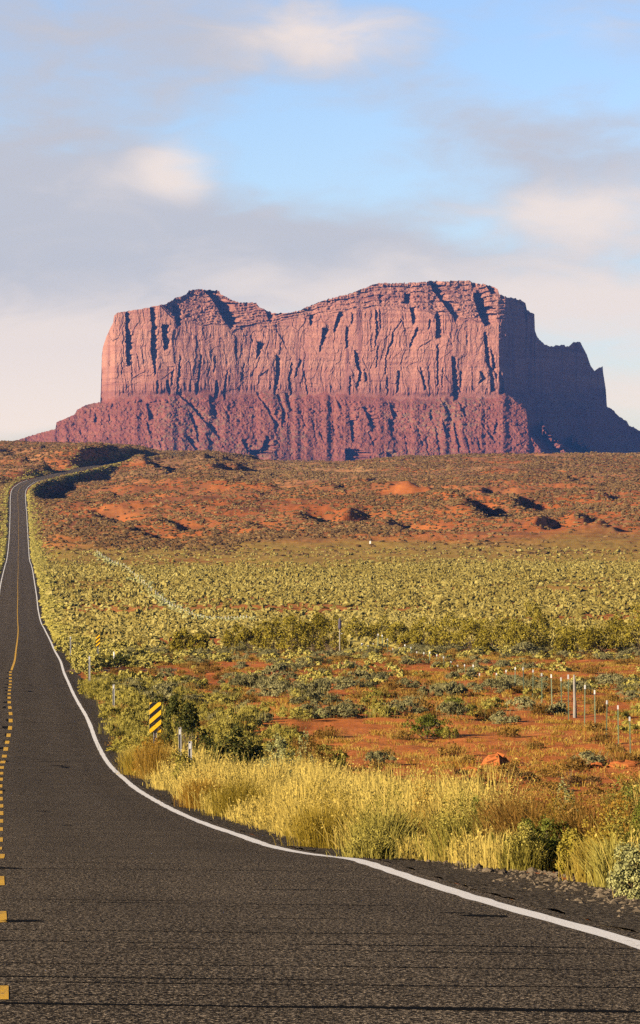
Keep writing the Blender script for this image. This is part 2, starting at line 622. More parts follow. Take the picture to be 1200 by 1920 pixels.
# banks: a ridge line running towards the viewer that drops steeply on its right (px column, row of the foot, depth), height
# chains of short gully banks on the far rise: (column, row) of both ends, height
STRIPS = [(385, 893, 520, 917, 6.0), (523, 904, 585, 919, 4.2), (592, 908, 645, 922, 4.0), (650, 908, 690, 923, 4.0), (690, 903, 770, 926, 6.2), (776, 919, 830, 929, 4.4), (840, 944, 892, 960, 4.4),
          (880, 964, 932, 971, 3.0), (655, 970, 684, 979, 2.2), (255, 864, 330, 880, 4.0), (385, 861, 415, 876, 3.6), (422, 857, 455, 868, 3.4), (1040, 890, 1085, 902, 3.4), (1088, 972, 1112, 982, 2.4), (1130, 988, 1175, 996, 2.2),
          (905, 915, 930, 922, 2.4), (30, 850, 90, 866, 3.6), (0, 868, 60, 884, 3.4), (70, 880, 110, 888, 3.4), (170, 965, 210, 975, 2.0), (300, 985, 350, 996, 1.8), (250, 1004, 300, 1010, 1.6), (560, 975, 600, 982, 2.0),
          (470, 990, 520, 998, 1.6), (730, 985, 770, 994, 1.8), (960, 940, 1010, 950, 2.4), (1010, 985, 1040, 992, 1.8), (1120, 925, 1160, 934, 2.4), (330, 925, 380, 934, 2.6), (210, 930, 260, 940, 2.2)]
_rr = np.array([849, 863, 882, 903, 919, 930, 960, 1000, 1030], float)
_rd = np.array([2240, 2020, 1850, 1680, 1560, 1500, 1370, 1221, 1094], float)
BANKS = []
for x0, r0, x1, r1, h in STRIPS:
    nseg = max(2, int((x1 - x0) / 11))
    for q in range(nseg):
        f = q / nseg
        BANKS.append((x0 + (x1 - x0) * f + random.uniform(-4, 4), float(np.interp(r0 + (r1 - r0) * f, _rr, _rd)), h * random.uniform(1.35, 2.0)))


def bank_height(X, Y):
    """gully banks: gentle on the sunny left, cut steeply on the right"""
    out = np.zeros_like(X)
    px = X / np.maximum(Y, 1) * F + 600
    for x0, d0, h in BANKS:
        sel = (Y > d0 - 70) & (Y < d0 + 70) & (px > x0 - 500) & (px < x0 + 500)
        if not sel.any():
            continue
        y = Y[sel]
        s = (px[sel] - x0) / F * y - (y - d0) * .10 + 2.0 * fbm(y * 0.06, y * 0 + x0, 91, 3)
        endf = sstep(d0 - 30, d0 - 4, y) * (1 - sstep(d0 + 6, d0 + 34, y))
        left = .38 * np.exp(np.minimum(s, 0) / (h * 3.2)) * (s <= 0)
        right = np.where(s > 0, np.maximum(.38 - s / (h * .9), -.62 * np.exp(-np.maximum(s - h, 0) / 16.0)), 0)
        out[sel] += h * endf * (left + right)
    return np.clip(out, -9, 5)


def gz(X, Y):
    """height of the ground"""
    X = np.asarray(X, float)
    Y = np.asarray(Y, float)
    X, Y = np.broadcast_arrays(X, Y)
    shp = X.shape
    X = X.ravel()
    Y = Y.ravel()
    d = np.maximum(Y, 1)
    px = X / d * F + 600
    zs = np.interp(Y, LD, LDS)
    # far rise
    g = np.interp(Y, [1300, 1500, 1560, 1680, 1850, 2020, 2240, 2400], [-.31, 0, .11, .32, .58, .82, .97, 1.0])
    crest = np.interp(px, CX, CY)
    row = 930 - (930 - crest) * g
    zf = (H - row) / F * Y
    zfar = np.where(Y > 2400, np.interp(Y, [2400, 3600, 20000], [0, 1, 1]) * (2.0 - (H - crest) / F * 2400) + (H - crest) / F * 2400, zf)
    zb = np.where(Y < 1300, zs, zs * (1 - sstep(1300, 1500, Y)) + zfar * sstep(1300, 1500, Y))
    xr = np.interp(Y, LD, LDX) - LANE
    s = X - xr
    ahead = np.minimum(np.abs(s), 200)
    # natural relief
    amp = np.interp(Y, [0, 100, 300, 1000, 1500, 2000, 2600, 3500], [.12, .35, .7, 1.3, 2.6, 3.2, 2.0, 1.5])
    rel = amp * (0.55 * fbm(X * .02, Y * .012, 3, 3) + 0.45 * fbm(X * .09, Y * .05, 8, 3))
    hills = np.interp(Y, [1050, 1300, 2300], [0, 1.4, 2.4]) * np.maximum(ridged(X * .022 + Y * .012, Y * .006, 21, 4), -0.3)
    low = np.interp(Y, [0, 25, 60, 120, 400, 1000], [.05, .28, .42, .55, .6, .4])
    nat = zb + rel + hills - low + bank_height(X, Y)
    nat -= np.interp(Y, [1480, 1560, 1900, 2000], [0, 8.5, 7.0, 0]) * (s > 0) * np.exp(-np.maximum(s - 20, 0) / 45.0)
    nat += np.interp(Y, [1780, 1880, 1960, 2120, 2200], [0, 1.0, 6.0, 4.0, 0]) * (s < 0) * np.exp(-np.maximum(-s - 10, 0) / 60.0)
    # small-scale hummocks
    nat += np.interp(Y, [0, 60, 300, 1000], [.03, .10, .16, .2]) * fbm(X * .6, Y * .45, 33, 3)
    wl = np.interp(Y, [0, 100, 500, 1500, 1900, 2300], [2.5, 3.5, 8, 12, 9, 9])
    zr = np.interp(Y, LD, LDZ)
    inner = LANE + 0.45 + np.interp(Y, [0, 40, 110, 500], [1.0, .9, .5, .8])
    k = sstep(0, 1, (ahead - inner) / wl)
    k = np.where((Y > 2450), 1.0, k)
    z = (zr - 0.10) * (1 - k) + nat * k
    return z.reshape(shp)


def gz1(x, y):
    return float(gz(np.array([x]), np.array([y]))[0])


_dd = np.exp(np.linspace(math.log(12.5), math.log(2600), 3000))


def ground_at(px, row):
    """first point of the ground seen at a photo pixel"""
    X = (px - 600) / F * _dd
    z = gz(X, _dd)
    r = H - z / _dd * F
    i = np.argmax(r <= row)
    return float(X[i]), float(_dd[i]), float(z[i])


# ---------------------------------------------------------------- ground
cols = np.concatenate([np.linspace(-9000, -500, 26)[:-1], np.linspace(-500, -60, 45)[:-1], np.arange(-60, 1262, 3.0), np.linspace(1270, 1700, 44), np.linspace(1800, 10000, 26)])
dep = np.concatenate([[-60, -40, -20, -10, -4], np.exp(np.linspace(math.log(3), math.log(2600), 1080)), np.linspace(2640, 8600, 40)])
dref = np.maximum(dep, 6)[:, None]
GX = (cols[None, :] - 600) / F * dref
GY = np.repeat(dep[:, None], len(cols), 1)
GX[:5] *= 14
GZ = gz(GX, GY)
V = np.stack([GX, GY, GZ], -1).reshape(-1, 3)
nr, nc = GX.shape
idx = np.arange(nr * nc).reshape(nr, nc)
Q = np.stack([idx[:-1, :-1], idx[:-1, 1:], idx[1:, 1:], idx[1:, :-1]], -1).reshape(-1, 4)
ground = tag(link('ground', np_mesh('ground', V, Q, smooth=True), M['soil']), 'red desert plain falling to a scrub valley and rising to low ridges', 'ground', kind='structure')


# ---------------------------------------------------------------- road
def strip(d, s0, s1, lift, uvs=False):
    """ribbon along the road between offsets s0 and s1 from the centre line"""
    x = road_x(d)
    z = road_z(d) + lift
    n = len(d)
    k = len(s0) if isinstance(s0, list) else 2
    return x, z


rd = np.concatenate([np.linspace(-50, 10, 40), np.exp(np.linspace(math.log(10.4), math.log(2420), 1100))])
offs = np.array([-3.80, -3.74, -2.6, -1.3, 0, 1.3, 2.6, 3.74, 3.80])
zo = np.array([-.35, 0.0, .02, .035, .05, .035, .02, 0, -.35])
rx = road_x(rd)[:, None] + offs[None, :]
widen = np.interp(rd, [1500, 1700], [1.0, 1.18])[:, None]
rx = road_x(rd)[:, None] + offs[None, :] * widen
rz = road_z(rd)[:, None] + zo[None, :] - 0.05
rY = np.repeat(rd[:, None], len(offs), 1)
V = np.stack([rx, rY, rz], -1).reshape(-1, 3)
nr, nc = rx.shape
idx = np.arange(nr * nc).reshape(nr, nc)
Q = np.stack([idx[:-1, :-1], idx[:-1, 1:], idx[1:, 1:], idx[1:, :-1]], -1).reshape(-1, 4)
me = np_mesh('road', V, Q)
uvl = me.uv_layers.new(name='UVMap')
uvv = np.stack([np.repeat(offs[None, :], nr, 0), rY], -1).reshape(-1, 2)
li = np.zeros(len(me.loops), np.int32)
me.loops.foreach_get('vertex_index', li)
uvl.data.foreach_set('uv', uvv[li].astype(np.float32).ravel())
road = tag(link('road', me, M['asphalt']), 'long straight two-lane asphalt road dipping and climbing to the ridge', 'road', kind='structure')


def road_surf(d, s):
    """point height on the road surface"""
    return road_z(d) - 0.05 + np.interp(np.abs(s), [0, 1.3, 2.6, 3.74], [.05, .035, .02, 0])


def ribbon(segs, name, mat, lift=0.0018):
    """segs: list of (d array, centre offset array, half width array)"""
    Vs, Qs = [], []
    b = 0
    for d, s, hw in segs:
        d = np.asarray(d, float)
        s = np.broadcast_to(s, d.shape)
        hw = np.broadcast_to(hw, d.shape)
        for sg in (-1, 1):
            pass
        cx = road_x(d)
        lf = lift + d * 2.0e-5
        a = np.stack([cx + s - hw, d, road_surf(d, s - hw) + lf], -1)
        c = np.stack([cx + s + hw, d, road_surf(d, s + hw) + lf], -1)
        n = len(d)
        Vs.append(np.stack([a, c], 1).reshape(-1, 3))
        i = b + 2 * np.arange(n - 1)
        Qs.append(np.stack([i, i + 1, i + 3, i + 2], -1))
        b += 2 * n
    return link(name, np_mesh(name, np.concatenate(Vs), np.concatenate(Qs)), mat, road)


dl = np.concatenate([np.linspace(-40, 9.5, 30), np.exp(np.linspace(math.log(10), math.log(1700), 900))])
hw = 0.082 + 0.012 * vn(dl * 1.7, dl * 0, 5) + np.interp(dl, [300, 1000], [0, .02])
ribbon([(dl, LANE, hw)], 'edge_line', M['line_white'])
ribbon([(dl, -LANE, hw)], 'edge_line', M['line_white'])
# yellow centre dashes, then the solid line where the road levels out
segs = []
d0 = 7.4
while d0 < 215:
    ln = float(np.interp(d0, [13.5, 19, 60], [.45, 1.35, 2.5])) + 0.45 * random.random()
    dd = np.linspace(d0, d0 + ln, 6)
    segs.append((dd, float(np.interp(d0, [12, 20, 26, 40, 100], [-.040, -.045, -.060, -.075, 0])) + 0.05 * math.sin(d0 * .05) * (d0 > 60), 0.085))
    d0 += 5.8
ds_ = np.exp(np.linspace(math.log(216), math.log(1700), 220))
segs.append((ds_, 0.0, np.interp(ds_, [216, 560, 700], [.070, .050, .032])))
ribbon(segs, 'centre_line', M['line_yellow'])

# cracks across the lanes, dark patches (some painted shadow), more between the yellow dashes
segs_v, segs_q = [], []
bb = 0


def cross_crack(d, s0, s1, wid, sl=0.0):
    global bb
    n = max(8, int((s1 - s0) * 7))
    s = np.linspace(s0, s1, n)
    dj = d + sl * (s - s0) + 0.10 * fbm(s * .5 + d * 3, s * 0 + d, 40, 3) + .02 * vn(s * 5, s * 0 + d, 44)
    ww = wid * (0.65 + 0.55 * vn(s * 2.1, s * 0 + d * 1.3, 41)) * sstep(0, .25, (s - s0)) * (1 - sstep(-.25, 0, s - s1))
    ww = np.maximum(ww, 0.004)
    pts = []
    for sg in (-1, 1):
        dd = dj + sg * ww
        pts.append(np.stack([road_x(dd) + s, dd, road_surf(dd, s) + 0.0012], -1))
    segs_v.append(np.stack(pts, 1).reshape(-1, 3))
    i = bb + 2 * np.arange(n - 1)
    segs_q.append(np.stack([i, i + 2, i + 3, i + 1], -1))
    bb += 2 * n


def row_to_d(row):
    d = np.linspace(9, 200, 4000)
    r = H - road_z(d) / d * F
    return float(d[np.argmax(r <= row)])


for row, s0, s1, wd, sl in [(1885, -.5, 3.6, .034, -.01), (1832, -.5, 1.6, .020, .02), (1840, 0, 3.8, .012, 0), (1806, -.4, 3.8, .016, -.01), (1776, .6, 3.6, .012, .01),
                            (1763, -.3, 3.7, .020, 0), (1743, -.3, 2.9, .014, 0), (1716, .9, 3.0, .010, 0), (1690, .2, 2.9, .014, -.02), (1686, 0, 1.5, .018, 0),
                            (1662, 1.9, 3.5, .024, .03), (1661, .7, 1.7, .010, 0), (1628, -.2, 1.7, .016, 0), (1627, 1.7, 3.2, .010, 0), (1616, 0, 2.2, .010, 0),
                            (1605, .1, .6, .03, 0), (1584, 0, 1.0, .012, 0), (1562, .8, 2.6, .018, 0), (1548, .3, .9, .03, 0), (1532, 1.6, 2.2, .02, 0),
                            (1520, .7, 1.0, .05, 0), (1546, .9, 1.3, .05, 0), (1497, .2, 2.3, .014, 0), (1470, .2, 2.8, .014, 0), (1450, .6, 3.0, .016, 0), (1423, .6, 1.6, .05, 0), (1408, 0, 2.8, .03, 0),
                            (1354, .2, 3.2, .05, 0), (1297, .9, 1.3, .12, 0), (1316, 1.2, 1.5, .25, .2), (1287, 1.2, 1.6, .2, .2), (1290, 1.6, 1.9, .15, 0), (1264, -.5, 3.0, .06, 0)]:
    cross_crack(row_to_d(row), s0, s1, wd * (1.9 if row > 1600 else 1.0), sl)
for k in range(70):
    d = math.exp(random.uniform(math.log(9), math.log(160)))
    a = random.uniform(-3.6, 2.6)
    cross_crack(d, a, a + random.uniform(.3, 2.6), random.uniform(.003, .009) * (1 + d / 40), random.uniform(-.05, .05))
ribx = link('tar_crack', np_mesh('tar_crack', np.concatenate(segs_v), np.concatenate(segs_q)), M['tar_dark'], road)


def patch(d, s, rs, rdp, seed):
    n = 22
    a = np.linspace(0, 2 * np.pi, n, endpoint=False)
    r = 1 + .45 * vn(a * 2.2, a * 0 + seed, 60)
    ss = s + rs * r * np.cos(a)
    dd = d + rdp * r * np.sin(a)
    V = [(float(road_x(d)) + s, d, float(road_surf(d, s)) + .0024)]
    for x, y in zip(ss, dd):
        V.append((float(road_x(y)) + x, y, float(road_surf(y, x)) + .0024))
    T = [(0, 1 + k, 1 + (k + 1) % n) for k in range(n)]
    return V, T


PV, PT = [], []  # first few spots paint shadows as dark colour; the rest are dark marks
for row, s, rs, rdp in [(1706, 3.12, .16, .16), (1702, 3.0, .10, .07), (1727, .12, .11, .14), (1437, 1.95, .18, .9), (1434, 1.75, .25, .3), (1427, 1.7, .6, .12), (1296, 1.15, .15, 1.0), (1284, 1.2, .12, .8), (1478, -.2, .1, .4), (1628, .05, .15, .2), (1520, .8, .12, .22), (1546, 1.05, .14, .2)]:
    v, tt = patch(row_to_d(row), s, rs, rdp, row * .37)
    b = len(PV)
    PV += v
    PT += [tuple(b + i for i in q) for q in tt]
# dark patches beside and between the dashes
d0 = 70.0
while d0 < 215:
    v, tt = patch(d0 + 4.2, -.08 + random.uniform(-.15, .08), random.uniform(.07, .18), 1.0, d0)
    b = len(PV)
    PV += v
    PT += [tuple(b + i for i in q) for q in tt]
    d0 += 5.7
link('dark_patch', np_mesh('dark_patch', np.array(PV), None, np.array(PT)), M['tar_dark'], road)

# gravel shoulders
for side, nm in ((1, 'road_shoulder'), (-1, 'road_shoulder')):
    d = np.concatenate([np.linspace(-40, 9.5, 40), np.exp(np.linspace(math.log(10), math.log(1500), 900))])
    wd = np.interp(d, [0, 25, 45, 110, 500], [1.35, 1.2, .8, .55, .75]) + .22 * fbm(d * .7, d * 0 + side, 71, 3) + .25 * fbm(d * .11, d * 0 + side, 72, 2)
    wd = np.maximum(wd, .12)
    rowsV = []
    for f in (0, .35, .7, 1.0):
        s = side * (3.72 + (wd + .2) * f + .05 * (f == 0) * vn(d * 2.3, d * 0, 74))
        X = road_x(d) + s
        edge = road_z(d) - 0.046 - .02 * f + .012 * vn(d * 3.0, d * 0 + f * 9, 73)
        zz = np.maximum(edge - f * f * .16, gz(X, d) + .012)
        rowsV.append(np.stack([X, d, zz], -1))
    V = np.stack(rowsV, 1)
    n, kk = V.shape[:2]
    idx = np.arange(n * kk).reshape(n, kk)
    Q = np.stack([idx[:-1, :-1], idx[:-1, 1:], idx[1:, 1:], idx[1:, :-1]], -1).reshape(-1, 4)
    if side < 0:
        Q = Q[:, ::-1]
    tag(link(nm, np_mesh(nm, V.reshape(-1, 3), Q, smooth=True), M['gravel']),
        'dark gravel shoulder along the %s edge of the road' % ('right' if side > 0 else 'left'), 'road shoulder', kind='structure')

# side track leaving the road to the right
tx = np.linspace(128, 330, 50)
tv = []
for x in tx:
    X, Yc, Z = ground_at(x, 1258.5 - (x - 128) * .012)
    tv.append((X, Yc))
tv = np.array(tv)
tv[:, 1] = smooth_in(tv[:, 1], 21)
rows_ = []
for f in (-1, -.4, .4, 1):
    y = tv[:, 1] + f * np.interp(tx, [128, 150, 330], [7.5, 5.0, 3.2])
    rows_.append(np.stack([tv[:, 0], y, gz(tv[:, 0], y) + (.07 if abs(f) < 1 else -.05)], -1))
V = np.stack(rows_, 1)
n, kk = V.shape[:2]
idx = np.arange(n * kk).reshape(n, kk)
Q = np.stack([idx[:-1, :-1], idx[1:, :-1], idx[1:, 1:], idx[:-1, 1:]], -1).reshape(-1, 4)
tag(link('dirt_track', np_mesh('dirt_track', V.reshape(-1, 3), Q, smooth=True), M['track']), 'grey dirt track leaving the right side of the road', 'dirt track', kind='structure')
TRACK = tv

# ---------------------------------------------------------------- the mesa
MD = 5600.0
PXM = MD / F
SKY = [(-260, 880), (-150, 868), (-60, 846), (0, 829), (30, 826), (60, 816), (104, 804), (106, 792), (140, 777), (145, 768), (160, 760), (170, 757), (188, 754), (189, 735), (190, 700), (191, 665), (193, 650),
       (200, 630), (212, 605), (214, 592), (220, 586), (235, 584), (262, 580), (290, 574), (310, 571), (330, 558), (348, 552), (355, 544), (372, 542), (411, 545), (413, 551), (430, 560),
       (447, 567), (480, 568), (486, 576), (500, 582), (512, 587), (540, 587), (560, 583), (580, 574), (595, 567), (620, 560), (655, 551), (680, 541), (700, 533), (712, 531), (756, 531),
       (758, 528), (760, 531), (800, 529), (806, 527), (840, 527), (880, 526), (886, 530), (900, 533), (910, 533), (925, 538), (933, 541), (936, 551), (945, 556), (975, 562), (985, 569),
       (988, 580), (1002, 590), (1003, 620), (1008, 633), (1020, 645), (1032, 650), (1058, 645), (1061, 650), (1070, 648), (1075, 642), (1088, 641), (1094, 652), (1100, 665), (1108, 686),
       (1115, 696), (1122, 690), (1130, 687), (1131, 700), (1136, 730), (1138, 763), (1148, 767), (1160, 780), (1175, 790), (1180, 797), (1200, 808), (1250, 838), (1300, 862), (1400, 880)]
mx = np.unique(np.concatenate([np.linspace(-260, 0, 90), np.arange(0, 1210, 1.0), np.linspace(1210, 1400, 80), [188.5, 189.5, 190.5, 1002.5, 1130.5, 1137.5]]))
skx = np.interp(mx, [p[0] for p in SKY], [p[1] for p in SKY])
skx = skx + np.where((mx > 300) & (mx < 1210), 1.1, .5) * vn(mx * .33, mx * 0, 77) + .7 * vn(mx * .9, mx * 0, 78)
NR = 380
tt = np.linspace(0, 1, NR)
YB = 900.0
PXg = np.repeat(mx[None, :], NR, 0)
ymid = np.maximum(760.0, skx + 1.0)
PYg = np.where(tt[:, None] <= .42, YB + (ymid - YB)[None, :] * (tt[:, None] / .42), ymid[None, :] + (skx - ymid)[None, :] * ((tt[:, None] - .42) / .58))


def mesa_depth(x, y):
    """depth (px, positive is farther) of the mesa's surface behind the front line"""
    ybase = np.interp(x, [150, 190, 330, 420, 500, 560, 700, 800, 900, 945, 1140], [752, 750, 738, 744, 738, 742, 744, 748, 744, 737, 765]) + 3 * vn(x * .09, x * 0, 3) + 2.0 * fbm(x * .028, x * 0, 95, 3) * (x > 195) * (x < 935)
    ycap = np.interp(x, [150, 300, 325, 380, 440, 510, 560, 620, 700, 800, 870, 900, 945], [570, 572, 598, 610, 613, 606, 600, 590, 580, 586, 598, 604, 600]) + 2.5 * vn(x * .06, x * 0, 4)
    front = np.interp(x, [-260, 60, 186, 192, 200, 215, 300, 400, 500, 560, 640, 750, 850, 935, 945], [420, 190, 70, 62, 30, 6, -4, 12, 28, 32, 14, 2, -8, -10, 0])
    xe = np.interp(y, [500, 560, 735, 768, 790, 815, 850, 900], [934, 948, 946, 984, 988, 992, 1022, 1075]) + 3.0 * fbm(y * .06, y * 0, 14, 3)
    side = np.maximum(x - xe, 0)
    xf = np.minimum(x, xe)
    front = np.interp(xf, [-260, 60, 186, 192, 200, 215, 300, 400, 500, 560, 640, 750, 850, 935, 945, 1100], [420, 190, 70, 62, 30, 6, -4, 12, 28, 32, 14, 2, -8, -10, 0, 40])
    ft = np.interp(xf, [-260, 60, 120, 160, 190, 230, 300, 400, 500, 560, 640, 750, 850, 935, 945, 1100], [420, 140, 84, 54, 36, 18, 2, 10, 26, 30, 14, 2, -8, -8, 0, 40])
    Yd = front + (ft - front) * sstep(0, 14, y - ybase)
    # talus apron
    tal = np.maximum(y - ybase, 0)
    Yd -= tal * 1.45 + np.maximum(tal - 60, 0) * .35
    # cliff, slightly raked, in courses
    cl = np.clip(ybase - y, 0, None)
    Yd += np.minimum(cl, np.maximum(ybase - ycap, 0)) * .13
    # cap: slope with ledges
    cp = np.maximum(ycap - y, 0)
    stair = cp + 1.5 * np.sin(cp * .62 + 1.5 * vn(x * .03, y * 0, 5)) + 1.2 * np.sin(cp * 1.3)
    topband = np.clip((y - np.interp(x, mx, skx)), 0, 8)
    Yd += stair * 1.25 - np.maximum(8 - topband, 0) * 1.0 * (cp > 12)
    incl = sstep(2, 12, cl) * (1 - sstep(-4, 6, cp))
    intal = sstep(0, 10, tal)
    incap = sstep(0, 8, cp)
    # flutes and joints of the cliff
    wv = 6 * fbm(x * .012, y * .02, 6, 3)
    fl = ridged((x + wv) * .038, y * .008, 10, 3, .5) * 1.2 + fbm((x + wv) * .12, y * .020, 11, 3) * 1.5 * (.35 + .65 * np.clip(vn(x * .02, y * .015, 31) + .5, 0, 1)) + fbm(x * .5, y * .09, 12, 2) * .35
    wx = x + 1.2 * wv + 1.5 * vn(x * .2, y * .12, 40)
    _, c1 = cells(wx, y + 6 * vn(x * .05, y * 0, 41), 13, 62, 50)
    _, c2 = cells(wx, y, 5.5, 24, 55)
    _, c3 = cells(wx, y, 30, 90, 58)
    blk = (c1 - .5) * 3.6 + (c2 - .5) * 1.7 * (c1 > .35) + (c3 - .5) * 5.0
    big = blk + fbm((x + wv) * .017, y * .006, 13, 2) * 6 + np.floor(3.2 * fbm((x + wv) * .022 + y * .006, y * .016, 32, 3)) * 1.5 + np.floor(3.0 * fbm((x + wv) * .06, y * .03, 34, 2)) * .6
    jo = np.maximum(0, 1 - np.abs(vn((x + 1.6 * wv) * .085, y * .007, 36)) / .10) * 2.6 * np.clip(vn(x * .02, y * .02, 37) + .55, 0, 1)
    st = jo + vn(x * .01, y * .22, 15) * .9 + vn(x * .02, y * .5, 16) * .22 + vn(x * .004, y * .09, 26) * 1.4
    Yd += incl * (fl + big + st)
    # broken columns at the foot of the cliff
    foot = sstep(34, 12, cl) * (tal <= 0)
    Yd += foot * incl * (fbm(x * .28, y * .035, 17, 2) * 3.2 - 1.5)
    # talus gullies and rubble
    sl = x - (y - 740) * (0.30 + .25 * vn(x * .008, y * 0, 18))
    gul = ridged(sl * .022, y * .010, 19, 3) * 2.6 + ridged(x * .0105 + .3, y * .006, 96, 2) * 6.0 + fbm(sl * .08, y * .045, 20, 3) * 2.4
    b1, v1 = cells(x, y, 5.0, 4.0, 60)
    b2, v2 = cells(x, y, 9.5, 7.0, 63)
    boul = np.sqrt(np.clip(1 - (b1 / .55) ** 2, 0, 1)) * 2.6 * (v1 > .62) + np.sqrt(np.clip(1 - (b2 / .5) ** 2, 0, 1)) * 4.2 * (v2 > .86)
    rub = fbm(x * .16, y * .18, 22, 3) * 3.0 + np.maximum(vn(x * .45, y * .5, 23), .25) * 2.8 * (0.55 + 0.45 * vn(x * .03, y * .04, 24)) + fbm(x * .5, y * .6, 35, 2) * .9
    ben = vn(x * .006, y * .11, 25) * 2.6 + np.maximum(vn(x * .09, y * .16, 38) - .35, 0) * 9 * np.clip(vn(x * .015, y * .03, 39) + .4, 0, 1)
    Yd -= intal * (gul * np.clip(tal / 50, .3, 1.2) + rub * .7 + ben + boul)
    Yd -= incap * (boul * .8 + fbm(x * .16, y * .2, 27, 3) * 3.0 + np.maximum(vn(x * .4, y * .4, 28), .2) * 1.6)
    # the side that turns away to the right
    Yd += side * 2.7 + np.where(side > 0, sstep(0, 12, side) * (7 * fbm(x * .05, y * .02, 29, 3) + 14 * fbm(x * .018, y * .01, 30, 2)), 0)
    return Yd


def cells(x, y, sx, sy, seed):
    """distance to the nearest scattered point, and that point's own random number"""
    u, v = x / sx, y / sy
    iu, iv = np.floor(u), np.floor(v)
    best = np.full(u.shape, 9.0)
    val = np.zeros(u.shape)
    for a in (-1, 0, 1):
        for b_ in (-1, 0, 1):
            cu, cv = iu + a, iv + b_
            px_ = cu + .15 + .7 * _hash(cu, cv, seed)
            py_ = cv + .15 + .7 * _hash(cu, cv, seed + 1)
            dd = np.hypot(u - px_, v - py_)
            k = dd < best
            best = np.where(k, dd, best)
            val = np.where(k, _hash(cu, cv, seed + 2), val)
    return best, val


